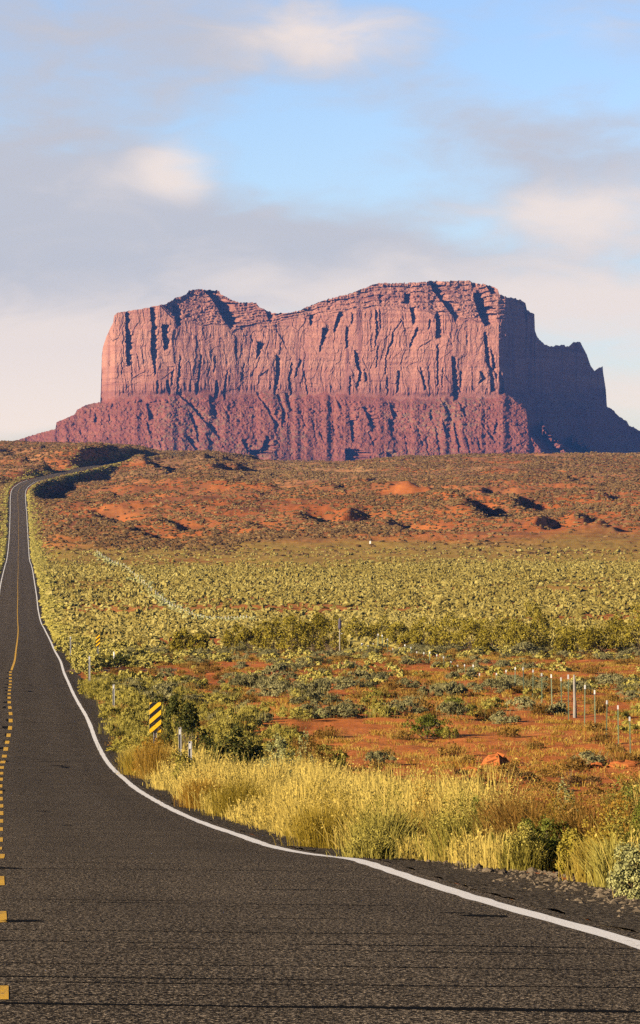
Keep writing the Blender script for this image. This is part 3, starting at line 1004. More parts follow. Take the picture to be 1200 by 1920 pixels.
# (points (column,row) of a right-facing step, width of the recess at each point)
STEPS = [
    ([(235, 583), (235, 611), (236, 645), (237, 684)], [9, 10, 14, 10]), ([(246, 672), (247, 706)], [4, 3]), ([(281, 580), (284, 613), (282, 655), (289, 700)], [11, 12, 14, 5]),
    ([(303, 612), (307, 654)], [14, 12]), ([(322, 577), (327, 593), (331, 609)], [14, 16, 9]), ([(228, 673), (227, 700)], [3, 3]), ([(256, 664), (261, 690)], [3, 3]),
    ([(321, 700), (320, 722)], [5, 4]), ([(337, 668), (332, 712), (330, 738)], [4, 6, 6]), ([(375, 667), (371, 700), (367, 738)], [5, 6, 6]), ([(293, 716), (293, 736)], [6, 5]),
    ([(311, 716), (315, 739)], [6, 7]), ([(381, 543), (397, 561), (412, 587), (423, 606), (431, 614)], [20, 32, 33, 30, 8]), ([(480, 566), (484, 574)], [8, 5]),
    ([(495, 578), (502, 594), (506, 604)], [15, 15, 4]), ([(482, 644), (481, 670)], [15, 4]), ([(517, 668), (517, 697), (513, 738)], [8, 10, 6]), ([(402, 676), (400, 696)], [4, 4]),
    ([(425, 695), (419, 724), (419, 748)], [5, 6, 6]), ([(404, 716), (401, 746)], [7, 9]), ([(455, 684), (451, 714)], [4, 4]), ([(545, 683), (540, 710), (544, 739)], [5, 6, 5]),
    ([(561, 676), (551, 706)], [6, 5]), ([(569, 698), (575, 739)], [4, 4]), ([(440, 639), (440, 660)], [5, 6]), ([(580, 592), (581, 608)], [11, 7]), ([(634, 588), (625, 620)], [13, 6]),
    ([(659, 587), (659, 605)], [5, 5]), ([(604, 618), (599, 658)], [13, 4]), ([(648, 614), (648, 650)], [6, 7]), ([(664, 660), (667, 685), (674, 697), (667, 724)], [8, 11, 8, 8]),
    ([(655, 708), (654, 738)], [6, 5]), ([(682, 695), (684, 713)], [6, 6]), ([(703, 581), (705, 624), (703, 650)], [7, 6, 3]), ([(710, 583), (712, 613)], [5, 4]),
    ([(751, 601), (736, 623), (734, 638), (727, 652), (722, 672), (721, 700)], [4, 4, 6, 6, 4, 4]), ([(707, 651), (704, 687)], [4, 4]), ([(746, 697), (743, 736)], [6, 6]),
    ([(724, 708), (725, 738)], [5, 4]), ([(780, 617), (767, 648)], [7, 6]), ([(757, 553), (759, 567)], [15, 15]), ([(710, 556), (711, 567)], [10, 8]), ([(769, 579), (773, 605)], [11, 9]),
    ([(804, 526), (813, 548), (835, 574), (846, 589), (853, 604)], [24, 22, 22, 20, 4]), ([(880, 525), (886, 537)], [17, 10]), ([(887, 553), (894, 578), (899, 592), (908, 608)], [16, 32, 30, 22]),
    ([(910, 535), (921, 549)], [22, 22]), ([(817, 588), (817, 632)], [11, 13]), ([(819, 648), (819, 722)], [5, 5]), ([(907, 626), (910, 675), (916, 688)], [7, 9, 7]),
    ([(919, 657), (925, 693), (930, 714)], [6, 8, 4]), ([(917, 690), (921, 732)], [8, 11]), ([(787, 692), (795, 730)], [5, 7]), ([(829, 692), (827, 728)], [4, 4]), ([(846, 672), (850, 750)], [9, 13]),
    ([(899, 699), (903, 710), (896, 718)], [8, 9, 6]), ([(862, 699), (861, 732)], [5, 4]), ([(804, 601), (802, 616)], [7, 5]), ([(936, 700), (938, 738)], [6, 8]),
    # talus
    ([(331, 738), (357, 762), (385, 794), (408, 819)], [10, 17, 16, 12]), ([(354, 777), (365, 802), (371, 828)], [10, 12, 12]), ([(345, 816), (365, 842)], [12, 15]),
    ([(479, 737), (501, 768), (515, 799)], [9, 11, 12]), ([(518, 742), (530, 771), (528, 800)], [10, 12, 10]), ([(534, 740), (542, 769)], [9, 8]), ([(453, 825), (463, 847)], [14, 16]),
    ([(498, 820), (489, 846)], [18, 24]), ([(467, 846), (469, 866)], [38, 44]), ([(629, 745), (637, 766)], [7, 7]), ([(392, 753), (402, 783)], [10, 10]), ([(416, 761), (430, 791)], [6, 6]),
    ([(655, 790), (660, 827)], [14, 16]), ([(680, 765), (688, 780), (697, 806)], [14, 18, 12]), ([(730, 758), (737, 784)], [14, 14]), ([(806, 770), (806, 787)], [9, 9]),
    ([(826, 750), (841, 778)], [8, 9]), ([(829, 791), (836, 820)], [14, 13]), ([(850, 794), (860, 848)], [9, 13]), ([(859, 755), (870, 778)], [7, 7]), ([(796, 815), (802, 850)], [6, 7]),
    ([(893, 821), (898, 842)], [7, 8]), ([(904, 797), (926, 829)], [7, 8]), ([(647, 845), (649, 875)], [42, 48]), ([(275, 758), (279, 786)], [12, 16]), ([(275, 793), (279, 812)], [11, 12]),
    ([(178, 776), (177, 790)], [8, 8]), ([(204, 778), (204, 791)], [6, 6]), ([(150, 806), (150, 815)], [5, 5]), ([(728, 790), (733, 815)], [16, 8]), ([(725, 850), (728, 866)], [18, 20]),
    ([(622, 800), (626, 815)], [9, 8]), ([(598, 812), (606, 828)], [10, 8]), ([(930, 788), (925, 812)], [8, 9]), ([(385, 815), (392, 832)], [12, 12]), ([(296, 828), (300, 838)], [8, 8]), ([(690, 812), (700, 835)], [8, 8]),
    ([(757, 812), (762, 850)], [5, 6]), ([(780, 800), (790, 835)], [5, 6]), ([(868, 806), (880, 850)], [6, 7]), ([(815, 800), (823, 850)], [6, 7]), ([(560, 770), (572, 800)], [5, 6]), ([(585, 790), (592, 830)], [5, 6]),
]
DY = mesa_depth(PXg, PYg)
for pts, wd in STEPS:
    xs = np.array([p[0] for p in pts], float)
    ys = np.array([p[1] for p in pts], float)
    o = np.argsort(ys)
    y0, y1 = ys.min(), ys.max()
    wmax = max(wd)
    c0 = np.searchsorted(mx, xs.min() - 4)
    c1 = np.searchsorted(mx, xs.max() + wmax + 6)
    x = PXg[:, c0:c1]
    y = PYg[:, c0:c1]
    xl = np.interp(y, ys[o], xs[o]) + .9 * vn(y * .22, y * 0 + xs[0], 51) + .7 * vn(y * .7, y * 0 + xs[0], 52)
    ww = np.interp(y, ys[o], np.array(wd, float)[o]) * (1 + .22 * vn(y * .3, y * 0 + xs[0], 53))
    tp = min(5.0, (y1 - y0) * .3)
    edge = sstep(y0 - tp, y0 + tp * .4, y) * (1 - sstep(y1 - tp * .4, y1 + tp, y))
    s = (x - xl) / ww
    prof = np.where((s > 0) & (s < 1), 1 - np.clip(s, 0, 1) ** 4, 0) * sstep(0, .6, (x - xl))
    DY[:, c0:c1] += prof * edge * ww * (1.10 if y0 < 735 else .80)
# two rubble spurs that stand out of the shade on the right
for (xa, ya, xb, yb, wdt, amt) in [(1022, 806, 1072, 860, 10, 105), (1078, 828, 1148, 868, 8, 120)]:
    tpar = np.clip((PXg - xa) / (xb - xa), 0, 1)
    dist = PYg - (ya + (yb - ya) * tpar)
    inr = (PXg > xa - 6) & (PXg < xb + 10)
    DY -= inr * amt * np.exp(-np.clip(np.abs(dist) / wdt, 0, 6) ** 2) * (.8 + .5 * vn(PXg * .3, PYg * .3, 81))

depth = MD + DY * PXM
# keep every column's place in the picture while its depth varies
Xw = (PXg - 600) / F * depth
Zw = (H - PYg) / F * depth
Vf = np.stack([Xw, depth, Zw], -1)
# behind the rim: flat top, then down the back
sky_z = Zw[-1]
back = []
for ddp, drop in ((30, 1.0), (170, 6.0), (420, 10.0), (760, None)):
    zz = np.full_like(sky_z, 0.0) if drop is None else np.maximum(sky_z - drop, 2)
    zz = np.minimum(zz, sky_z - 0.5) if drop is None else zz
    back.append(np.stack([Xw[-1], depth[-1] + ddp, zz], -1))
Vall = np.concatenate([Vf, np.stack(back, 0)], 0)
nr, nc = Vall.shape[:2]
idx = np.arange(nr * nc).reshape(nr, nc)
Q = np.stack([idx[:-1, :-1], idx[:-1, 1:], idx[1:, 1:], idx[1:, :-1]], -1).reshape(-1, 4)
yb_ = np.interp(PXg, [150, 190, 330, 420, 500, 560, 700, 800, 900, 945, 985, 1140, 1145], [600, 750, 738, 744, 738, 742, 744, 748, 744, 737, 765, 768, 600]) + 3 * vn(PXg * .09, PXg * 0, 3) + 9 * fbm(PXg * .028, PXg * 0, 95, 3) * (PXg > 195) * (PXg < 935) + 6 * fbm(PXg * .25, PYg * .2, 90, 3)
is_t = np.concatenate([(PYg > yb_), np.zeros((4, nc), bool)], 0)
is_t[:, (mx < 189) | (mx > 1139)] = True
qt = is_t[:-1, :-1].ravel()
mesa = tag(empty('mesa', (0, MD, 10)), 'huge red sandstone mesa with sheer cliffs above a rubble slope', 'mesa', kind='structure')


def sub_mesh(name, sel, mat):
    q = Q[sel]
    used, inv = np.unique(q.ravel(), return_inverse=True)
    v = Vall.reshape(-1, 3)[used] - np.array([0, MD, 10])
    return link(name, np_mesh(name, v, inv.reshape(-1, 4)), mat, mesa)


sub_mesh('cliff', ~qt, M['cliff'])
sub_mesh('talus_slope', qt, M['talus'])


# ---------------------------------------------------------------- plants
def leaf_quads(P, N, size, jit, r):
    """one leaf-sized quad per point, facing roughly N"""
    n = len(P)
    N = N + jit * r.normal(size=(n, 3))
    N /= np.linalg.norm(N, axis=1, keepdims=True) + 1e-9
    A = np.cross(N, r.normal(size=(n, 3)))
    A /= np.linalg.norm(A, axis=1, keepdims=True) + 1e-9
    B = np.cross(N, A)
    sz = size * r.uniform(.6, 1.4, (n, 1))
    a = A * sz
    b = B * sz * .6
    V = np.stack([P - a, P - b, P + a, P + b], 1).reshape(-1, 3)
    Q = np.arange(4 * n).reshape(n, 4)
    return V, Q


def crown(r, n, R, Hh, size, clumps=14, jit=.5, base=0.08, up=0.0):
    """leaves gathered in clumps over a dome of radius R and height Hh"""
    az_ = r.uniform(0, 2 * np.pi, clumps)
    elv = np.arcsin(r.uniform(.05, 1.0, clumps))
    rr = r.uniform(.55, 1.0, clumps)
    cc = np.stack([np.cos(az_) * np.cos(elv) * R * rr, np.sin(az_) * np.cos(elv) * R * rr, base + np.sin(elv) * Hh * rr * .86], -1)
    k = r.integers(0, clumps, n)
    cr = np.array([R, R, Hh * .9]) * r.uniform(.20, .36, (clumps, 1))
    dv = r.normal(size=(n, 3))
    dv /= np.linalg.norm(dv, axis=1, keepdims=True)
    dv[:, 2] = np.abs(dv[:, 2]) * .9 + dv[:, 2] * .1
    rad = r.uniform(.55, 1.0, (n, 1)) ** .6
    P = cc[k] + dv * cr[k] * rad
    P[:, 2] = np.maximum(P[:, 2], base * r.uniform(.2, 1.0, n))
    Nn = dv + np.array([0, 0, up])
    V, Q = leaf_quads(P, Nn, size, jit, r)
    return V, Q, cc


def stems(cc, r, rad=.012, n=5):
    mb = MB()
    for c in cc:
        a = Vector((float(c[0]) * .12, float(c[1]) * .12, -.03))
        e = Vector((float(c[0]) * .9, float(c[1]) * .9, float(c[2]) * .95))
        mid = (a + e) * .5 + Vector((r.normal() * .06, r.normal() * .06, .08)) * e.length
        mb.tube([a, mid, e], [rad, rad * .7, rad * .35], n)
    return mb


def bush(name, label, cat, loc, R, Hh, leaf, mat, n=1500, clumps=18, seed=1, ry=1.0, srad=.015, group=None, jit=.5, up=.0, base=.06):
    r = np.random.default_rng(seed)
    root = tag(empty(name, loc, 0), label, cat, group)
    V, Q, cc = crown(r, n, R, Hh, leaf, clumps, jit, base * Hh, up)
    V[:, 1] *= ry
    cc[:, 1] *= ry
    link('foliage', np_mesh('foliage', V, Q), M[mat], root)
    stems(cc, r, srad).build('stems', M['stem'], root)
    return root


def broom(name, label, cat, loc, R, Hh, mat, n=900, seed=1, width=.006, group=None, plume=0.0, lean=0.35):
    """a plant of many upright fine stalks"""
    r = np.random.default_rng(seed)
    V, Q, T = stalks(r, np.zeros((n, 2)) + r.normal(size=(n, 2)) * R * .35, Hh, width, lean, R)
    return tag(link(name, np_mesh(name, V, Q, T), M[mat]), label, cat, group)


def stalks(r, P2, Hh, width, lean, R=.3, zz=None):
    n = len(P2)
    a = r.uniform(0, 2 * np.pi, n)
    out = P2 / (np.linalg.norm(P2, axis=1, keepdims=True) + 1e-6)
    dirv = np.stack([np.cos(a), np.sin(a)], -1) * .5 + out * .5
    hgt = Hh * r.uniform(.55, 1.1, n)
    ln = lean * r.uniform(.1, 1.0, n) * hgt
    fa = r.uniform(0, np.pi, n)
    wv = np.stack([np.cos(fa), np.sin(fa) * .6], -1) * width
    z0 = np.zeros(n) if zz is None else zz
    pts = []
    for f, wf in ((0, .8), (.5, 1.0), (.8, 1.25), (1.0, 0)):
        c = P2 + dirv * (ln * f ** 1.8)[:, None]
        z = z0 + hgt * (f - .12 * lean * f * f)
        if wf > 0:
            pts.append(np.concatenate([c - wv * wf, z[:, None]], 1))
            pts.append(np.concatenate([c + wv * wf, z[:, None]], 1))
        else:
            pts.append(np.concatenate([c, z[:, None]], 1))
    V = np.stack(pts, 1).reshape(-1, 3)
    b = 7 * np.arange(n)[:, None]
    Q = np.concatenate([b + np.array([[0, 1, 3, 2]]), b + np.array([[2, 3, 5, 4]])])
    T = b + np.array([[4, 5, 6]])
    return V, Q, T


def px_of(X, d):
    return X / d * F + 600


# ---- tall golden grass of the near verge: one mass nobody could count
r = np.random.default_rng(21)
VV, QQ, TT = [], [], []
b = 0
tint = []
for k in range(1750):
    d = math.exp(r.uniform(math.log(24), math.log(112)))
    lo = np.interp(d, [24, 35, 60, 110], [1.15, 1.05, .85, .7])
    hi = np.interp(d, [24, 40, 70, 118], [4.2, 5.8, 6.5, 6.0])
    q = r.uniform(0, 1)
    s = 3.5 + lo + (hi - lo) * q
    X = float(road_x(d)) + s
    px = px_of(X, d)
    keep = 1.0
    if px > 955:
        keep = .12 * (px < 1000) * (d < 34)
    if px > 1235:
        keep = .8 * (px < 1700)
    if px < 250 and d > 90:
        keep = .5
    if r.uniform() > keep:
        continue
    n1 = float(vn(X * .9, d * .35, 85))
    n2 = float(vn(X * .4 + 5, d * .12, 86))
    hh = np.interp(d, [24, 31, 45, 80, 112], [.60, .98, 1.12, 1.1, .85]) * np.interp(q, [0, .12, .35, 1], [.45, .75, 1.0, 1.0])
    hh *= (.80 + .40 * n1) * r.uniform(.75, 1.15)
    tn = float(np.clip(.58 + .95 * n2 + .55 * n1 + r.normal(0, .20), 0, 1.35))
    kind = r.uniform()
    zz = gz1(X, d) - .03
    if kind < .62:      # tall feathery stems
        n = int(np.interp(d, [24, 50, 118], [95, 75, 50]))
        P2 = r.normal(size=(n, 2)) * np.array([.10, .14]) * (1 + d / 90)
        V, Q, T = stalks(r, P2, hh * 1.08, .0019 * (1 + d / 40), .50)
    else:               # lower bushy tussock
        n = int(np.interp(d, [24, 50, 118], [150, 110, 70]))
        P2 = r.normal(size=(n, 2)) * .10 * (1 + d / 120)
        V, Q, T = stalks(r, P2, hh * .72, .0021 * (1 + d / 40), 1.0)
        tn *= .8
    V += np.array([X, d, zz])
    VV.append(V)
    QQ.append(Q + b)
    TT.append(T + b)
    b += len(V)
    tint.append(np.full(len(V), tn))
    if kind < .5:       # seed heads: short sprays along the upper stems
        m = int(n * 1.6)
        i = r.integers(0, n, m)
        f = r.uniform(.62, 1.05, m)
        base = V.reshape(n, 7, 3)
        P = base[i, 0] + (base[i, 6] - base[i, 0]) * f[:, None] + r.normal(size=(m, 3)) * .012
        v2, q2 = leaf_quads(P, r.normal(size=(m, 3)), .009 * (1 + d / 45), .5, r)
        VV.append(v2)
        QQ.append(q2 + b)
        b += len(v2)
        tint.append(np.full(len(v2), tn + .25))
me = np_mesh('golden_grass', np.concatenate(VV), np.concatenate(QQ), np.concatenate(TT))
attr(me, 'tint', np.concatenate(tint))
tag(link('golden_grass', me, M['grass']), 'tall golden dry grass massed along the right verge', 'grass', kind='stuff')

# ---- gravel stones spilled beside the near road
ico = [(0, 0, 1), (.9, 0, .3), (.28, .85, .3), (-.72, .53, .3), (-.72, -.53, .3), (.28, -.85, .3), (.72, .53, -.4), (-.28, .85, -.4), (-.9, 0, -.4), (-.28, -.85, -.4), (.72, -.53, -.4)]
icoT = [(0, 1, 2), (0, 2, 3), (0, 3, 4), (0, 4, 5), (0, 5, 1), (1, 6, 2), (2, 7, 3), (3, 8, 4), (4, 9, 5), (5, 10, 1), (2, 6, 7), (3, 7, 8), (4, 8, 9), (5, 9, 10), (1, 10, 6)]
ico = np.array(ico, float)
icoT = np.array(icoT)


def stones(n, dlo, dhi, slo, shi, size, seed):
    r = np.random.default_rng(seed)
    d = np.exp(r.uniform(math.log(dlo), math.log(dhi), n))
    s = 3.5 + slo + (shi - slo) * r.beta(2, 2, n)
    X = road_x(d) + s
    Z = np.maximum(gz(X, d), road_z(d) - .10 - .16 * np.clip((s - 3.9) / 1.2, 0, 1) ** 2)
    sz = size * r.lognormal(0, .45, n)
    V = ico[None] * (1 + .3 * r.normal(size=(n, 11, 1))) * sz[:, None, None] * np.array([1, 1, .7])
    an = r.uniform(0, 6.28, n)
    c, s_ = np.cos(an)[:, None], np.sin(an)[:, None]
    x = V[..., 0] * c - V[..., 1] * s_
    y = V[..., 0] * s_ + V[..., 1] * c
    V = np.stack([x + X[:, None], y + d[:, None], V[..., 2] + Z[:, None] + sz[:, None] * .3], -1).reshape(-1, 3)
    T = (icoT[None] + 11 * np.arange(n)[:, None, None]).reshape(-1, 3)
    return V, T


V1, T1 = stones(9000, 13, 48, .22, 1.8, .013, 5)
V2, T2 = stones(700, 13, 60, .9, 2.2, .022, 6)
tag(link('gravel', np_mesh('gravel', np.concatenate([V1, V2]), None, np.concatenate([T1, T2 + len(V1)])), M['pebble']), 'loose grey gravel beside the near white line', 'gravel', kind='stuff')

# ---- shrub prototypes of the middle distance
def shrub_mesh(name, seed, n, leaf, R=.6, Hh=.6, clumps=12, jit=.6, twiggy=0):
    r = np.random.default_rng(seed)
    V, Q, cc = crown(r, n, R, Hh, leaf, clumps, jit, .05)
    if twiggy:
        P2 = r.normal(size=(twiggy, 2)) * R * .4
        v2, q2, t2 = stalks(r, P2, Hh * 1.1, leaf * .12, .5)
        return np_mesh(name, np.concatenate([V, v2]), np.concatenate([Q, q2 + len(V)]), t2 + len(V))
    return np_mesh(name, V, Q)


PROT = {'sage': [shrub_mesh('sagebrush', 100 + k, 900, .045, .62, .62, 13, .5, 60) for k in range(6)],
        'rabbit': [shrub_mesh('rabbitbrush', 200 + k, 900, .042, .55, .62, 11, .4, 90) for k in range(6)],
        'brown': [shrub_mesh('dry_bush', 300 + k, 200, .06, .55, .55, 10, .8, 160) for k in range(3)]}
for k_, mt in (('sage', 'sage'), ('rabbit', 'rabbit'), ('brown', 'brown')):
    for me in PROT[k_]:
        me.materials.append(M[mt])

# scatter by the ground they stand on
def density(px, row, X, d, s):
    """(sage, rabbit, brown, tuft) expected per square metre"""
    sage = rab = brn = tuft = 0.0
    n1 = float(vn(X * .07, d * .045, 61))
    n2 = float(vn(X * .25 + 9, d * .16, 62))
    if d < 106:
        return 0, 0, 0, 0
    track_y = np.interp(X, TRACK[:, 0], TRACK[:, 1])
    on_track = TRACK[0, 0] - 1 < X < TRACK[-1, 0] + 1 and abs(d - track_y) < 6.0
    bare = TRACK[0, 0] + 2 < X < TRACK[-1, 0] + 4 and -37 < d - track_y < -4
    if on_track:
        return 0, 0, 0, 0
    if d < 335:
        near_road = np.clip(1.25 - (s - 4.0) / np.interp(d, [106, 160, 330], [8.5, 7.5, 9]), 0, 1)
        rab = .50 * near_road + .03 * (n1 > 0) + .015
        sage = .012 + .06 * max(0, n1) + .008 * (d > 160) + .012 * (d > 220)
        if n1 < -.15:
            sage *= .35
        if d < 150 and s > 12:
            sage *= .2
            rab *= .3
        brn = .03
        tuft = .34 + .8 * n2
        if bare:
            rab *= .0
            sage *= .1
            tuft *= .1
    return sage, rab, brn, tuft


cand = {'sage': [], 'rabbit': [], 'brown': [], 'tuft': []}
r = np.random.default_rng(31)
for k in range(36000):
    u = r.uniform(-.1, .145)
    d = math.sqrt(r.uniform(106 ** 2, 335 ** 2))
    X = u * d
    s = X - float(np.interp(d, LD, LDX)) + LANE
    if s < 4.3 + .3 * r.uniform():
        continue
    rho = density(px_of(X, d), 0, X, d, s)
    area = .245 * .5 * (335 ** 2 - 106 ** 2)
    for kk, q in zip(cand, rho):
        if r.uniform() < q * area / 36000:
            cand[kk].append((X, d, s))


def blob_field(name, X, D, S, HT, tint, mat, label, cat, lod, seed, m=16, lsz=.15):
    """many low shrubs merged into one mass: lumpy domes with loose sprays on top"""
    r = np.random.default_rng(seed)
    n = len(X)
    Z = gz(X, D)
    if lod == 0:
        na, rings = 8, [(0.62, 0.0), (1.0, .34), (.72, .78)]
    else:
        na, rings = 6, [(0.95, 0.0), (.72, .62)]
    V = []
    for rf, zf in rings:
        an = np.arange(na) / na * 2 * np.pi
        jr = 1 + .32 * r.normal(size=(n, na))
        jr = np.clip(jr, .45, 1.7)
        jz = 1 + .3 * r.normal(size=(n, na))
        V.append(np.stack([np.cos(an)[None] * rf * jr * S[:, None], np.sin(an)[None] * rf * jr * S[:, None] * .9, zf * jz * HT[:, None] - .04], -1))
    topv = np.stack([.25 * r.normal(size=(n, 1)) * S[:, None], .25 * r.normal(size=(n, 1)) * S[:, None], HT[:, None] * r.uniform(.8, 1.15, (n, 1))], -1)
    V.append(topv)
    nvs = na * len(rings) + 1
    V = np.concatenate(V, 1)
    base = nvs * np.arange(n)[:, None]
    Qs = []
    for k in range(len(rings) - 1):
        for a in range(na):
            c = (a + 1) % na
            Qs.append([k * na + a, k * na + c, (k + 1) * na + c, (k + 1) * na + a])
    Ts = [[(len(rings) - 1) * na + a, (len(rings) - 1) * na + (a + 1) % na, nvs - 1] for a in range(na)]
    Q = (base[:, :, None] + np.array(Qs)[None]).reshape(-1, 4)
    T = (base[:, :, None] + np.array(Ts)[None]).reshape(-1, 3)
    V = V + np.stack([X, D, Z], -1)[:, None, :]
    V = V.reshape(-1, 3)
    tn = np.repeat(tint, nvs)
    if lod == 0:
        dv = r.normal(size=(n, m, 3))
        dv /= np.linalg.norm(dv, axis=2, keepdims=True)
        dv[..., 2] = np.abs(dv[..., 2])
        P = dv * np.stack([S, S * .9, HT], -1)[:, None] * .98 + np.stack([X, D, Z], -1)[:, None]
        v2, q2 = leaf_quads(P.reshape(-1, 3), dv.reshape(-1, 3), lsz, .7, r)
        q2 = q2 + len(V)
        V = np.concatenate([V, v2])
        Q = np.concatenate([Q, q2])
        tn = np.concatenate([tn, np.repeat(tint, m * 4)])
    me = np_mesh(name, V, Q, T)
    attr(me, 'tint', tn)
    return tag(link(name, me, M[mat]), label, cat, kind='stuff')


def place_individuals(kind, items, name, labels, cat, smin, smax, most=290):
    """nearest ones are things of their own; the rest is returned"""
    items = sorted(items, key=lambda q: q[1] + 1000 * (px_of(q[0], q[1]) > 1230))
    r = np.random.default_rng(len(items) + 3)
    near, rest = items[:most], items[most:]
    for (X, d, s) in near:
        me = PROT[kind][int(r.integers(0, len(PROT[kind])))]
        o = link(name, me)
        o.location = (X, d, gz1(X, d) - .03)
        sc_ = r.uniform(smin, smax)
        o.scale = (sc_ * r.uniform(.85, 1.35), sc_ * r.uniform(.85, 1.25), sc_ * r.uniform(.7, 1.1))
        o.rotation_euler = (0, 0, r.uniform(0, 6.28))
        for test, lab, grp in labels:
            if test(X, d, s):
                tag(o, lab, cat, grp)
                break
    return rest


rest_s = place_individuals('sage', cand['sage'], 'sagebrush', [
    (lambda X, d, s: d < 150, 'low grey-green sagebrush on the red soil just behind the golden verge', 'sagebrush behind the verge'),
    (lambda X, d, s: s < 14, 'low grey-green sagebrush among yellow bushes near the road', 'sagebrush near the road'),
    (lambda X, d, s: True, 'low grey-green sagebrush on the open red soil by the fence', 'sagebrush on the open soil')], 'sagebrush', .75, 1.5)
rest_r = place_individuals('rabbit', cand['rabbit'], 'rabbitbrush', [
    (lambda X, d, s: s < 7, 'yellow-green rabbitbrush mound at the very edge of the road', 'rabbitbrush at the road edge'),
    (lambda X, d, s: s < 16, 'yellow-green rabbitbrush mound in the dense roadside scrub', 'rabbitbrush in the roadside scrub'),
    (lambda X, d, s: True, 'lone yellow-green rabbitbrush mound out on the red soil', 'rabbitbrush on the red soil')], 'rabbitbrush', .7, 1.35)
rest_b = place_individuals('brown', cand['brown'], 'dry_bush', [
    (lambda X, d, s: True, 'small dry russet bush among the sagebrush on red soil', 'dry bushes on the soil')], 'bush', .6, 1.1)

# low dry tufts between the shrubs
VV, QQ, TT, tint = [], [], [], []
b = 0
r = np.random.default_rng(44)
tu = cand['tuft']
ux = r.uniform(.015, .14, 700)
ud = r.uniform(60, 220, 700)
tu = tu + [(a * c, c, 9) for a, c in zip(ux, ud)]
tX = np.array([q[0] for q in tu])
tD = np.array([q[1] for q in tu])
tZ = gz(tX, tD)
for X, d, z in zip(tX, tD, tZ):
    n = 26
    P2 = r.normal(size=(n, 2)) * r.uniform(.08, .26)
    V, Q, T = stalks(r, P2, r.uniform(.12, .30), .011 * (d / 150) ** .5, 1.3)
    V += np.array([X, d, z - .02])
    VV.append(V)
    QQ.append(Q + b)
    TT.append(T + b)
    b += len(V)
    tint.append(np.full(len(V), r.uniform(0, 1.2)))
me = np_mesh('dry_grass', np.concatenate(VV), np.concatenate(QQ), np.concatenate(TT))
attr(me, 'tint', np.concatenate(tint))
tag(link('dry_grass', me, M['tuft']), 'short straw-coloured grass tufts scattered on red soil', 'grass', kind='stuff')

# ---- the scrub of the valley floor
def field(n, d0, d1, keepf, seed):
    r = np.random.default_rng(seed)
    d = np.sqrt(r.uniform(d0 ** 2, d1 ** 2, n))
    X = r.uniform(-.112, .132, n) * d
    s = X - np.interp(d, LD, LDX) + LANE
    ok = (np.abs(s) > 5.4) & (r.uniform(0, 1, n) < keepf(X, d, s))
    return X[ok], d[ok], s[ok], r


def keep_sage(X, d, s):
    n1 = fbm(X * .035, d * .02, 64, 3)
    n2 = fbm(X * .012, d * .004, 65, 2)
    k = .72 + .75 * n1 + .3 * fbm(X * .15, d * .04, 69, 2)
    k = np.where((n1 < -.28) & (d < 700), .15, k)
    fade = 1 - sstep(820, 980, d + 120 * n2)
    k = np.clip(k, .05, 1) * (.07 + .93 * fade)
    hole = (np.abs(px_of(X, d) - 370 + 20 * vn(d * .1, d * 0, 94)) < 80) & (d > 332) & (d < 392)
    return np.where(hole, k * .03, k)


def leafy_mass(name, X, D, sc_, mat, label, lod, seed, kind):
    r = np.random.default_rng(seed)
    protos = [crown(np.random.default_rng(seed + 9 * q), lod, .58, .62, np.interp(lod, [60, 150, 220], [.15, .10, .08]), 9, .45, .05)[:2] for q in range(5)]
    Z = gz(X, D)
    Vs, Qs, tn = [], [], []
    b = 0
    for x, d, z, k in zip(X, D, Z, sc_):
        V, Q = protos[int(r.integers(0, 5))]
        a = r.uniform(0, 6.28)
        c, s_ = math.cos(a), math.sin(a)
        kx, ky, kz = k * r.uniform(.8, 1.3), k * r.uniform(.8, 1.3), k * r.uniform(.7, 1.15)
        Vs.append(np.stack([(V[:, 0] * c - V[:, 1] * s_) * kx + x, (V[:, 0] * s_ + V[:, 1] * c) * ky + d, V[:, 2] * kz + z - .03], -1))
        Qs.append(Q + b)
        b += len(V)
        tn.append(np.full(len(V), r.uniform(0, 1.1)))
    me = np_mesh(name, np.concatenate(Vs), np.concatenate(Qs))
    attr(me, 'tint', np.concatenate(tn))
    return tag(link(name, me, M[mat]), label, 'scrub', kind='stuff')


for nm_, rest_, mt_, lb_ in (('sagebrush_scrub', rest_s, 'sage', 'more grey-green sagebrush farther out on the red soil'), ('rabbitbrush_scrub', rest_r, 'rabbit', 'more yellow-green rabbitbrush farther along the road')):
    if rest_:
        qx = np.array([q[0] for q in rest_])
        qd = np.array([q[1] for q in rest_])
        leafy_mass(nm_, qx, qd, np.random.default_rng(4).uniform(.7, 1.45, len(qx)), mt_, lb_, 220, 801, nm_)
X, D, S, r = field(27000, 325, 520, keep_sage, 70)
n = len(X)
blob_field('near_valley_scrub', X, D, np.clip(r.lognormal(-1.0, .42, n), .16, 1.1), np.clip(r.lognormal(-.92, .32, n), .2, .9), np.clip(.36 + .55 * fbm(X * .02, D * .012, 66, 2) + r.normal(0, .45, n), 0, 1.35), 'scrub',
           'pale olive scrub at the near side of the valley floor', 'scrub', 0, 850, 24, .10)
X, D, S, r = field(84000, 515, 1090, keep_sage, 71)
n = len(X)
blob_field('valley_scrub', X, D, np.clip(r.lognormal(-.90, .40, n), .18, 1.2), np.clip(r.lognormal(-.86, .32, n), .2, 1.0), np.clip(.36 + .55 * fbm(X * .02, D * .012, 66, 2) + r.normal(0, .45, n), 0, 1.35), 'scrub',
           'dense pale olive scrub covering the valley floor', 'scrub', 0, 72, 7, .16)


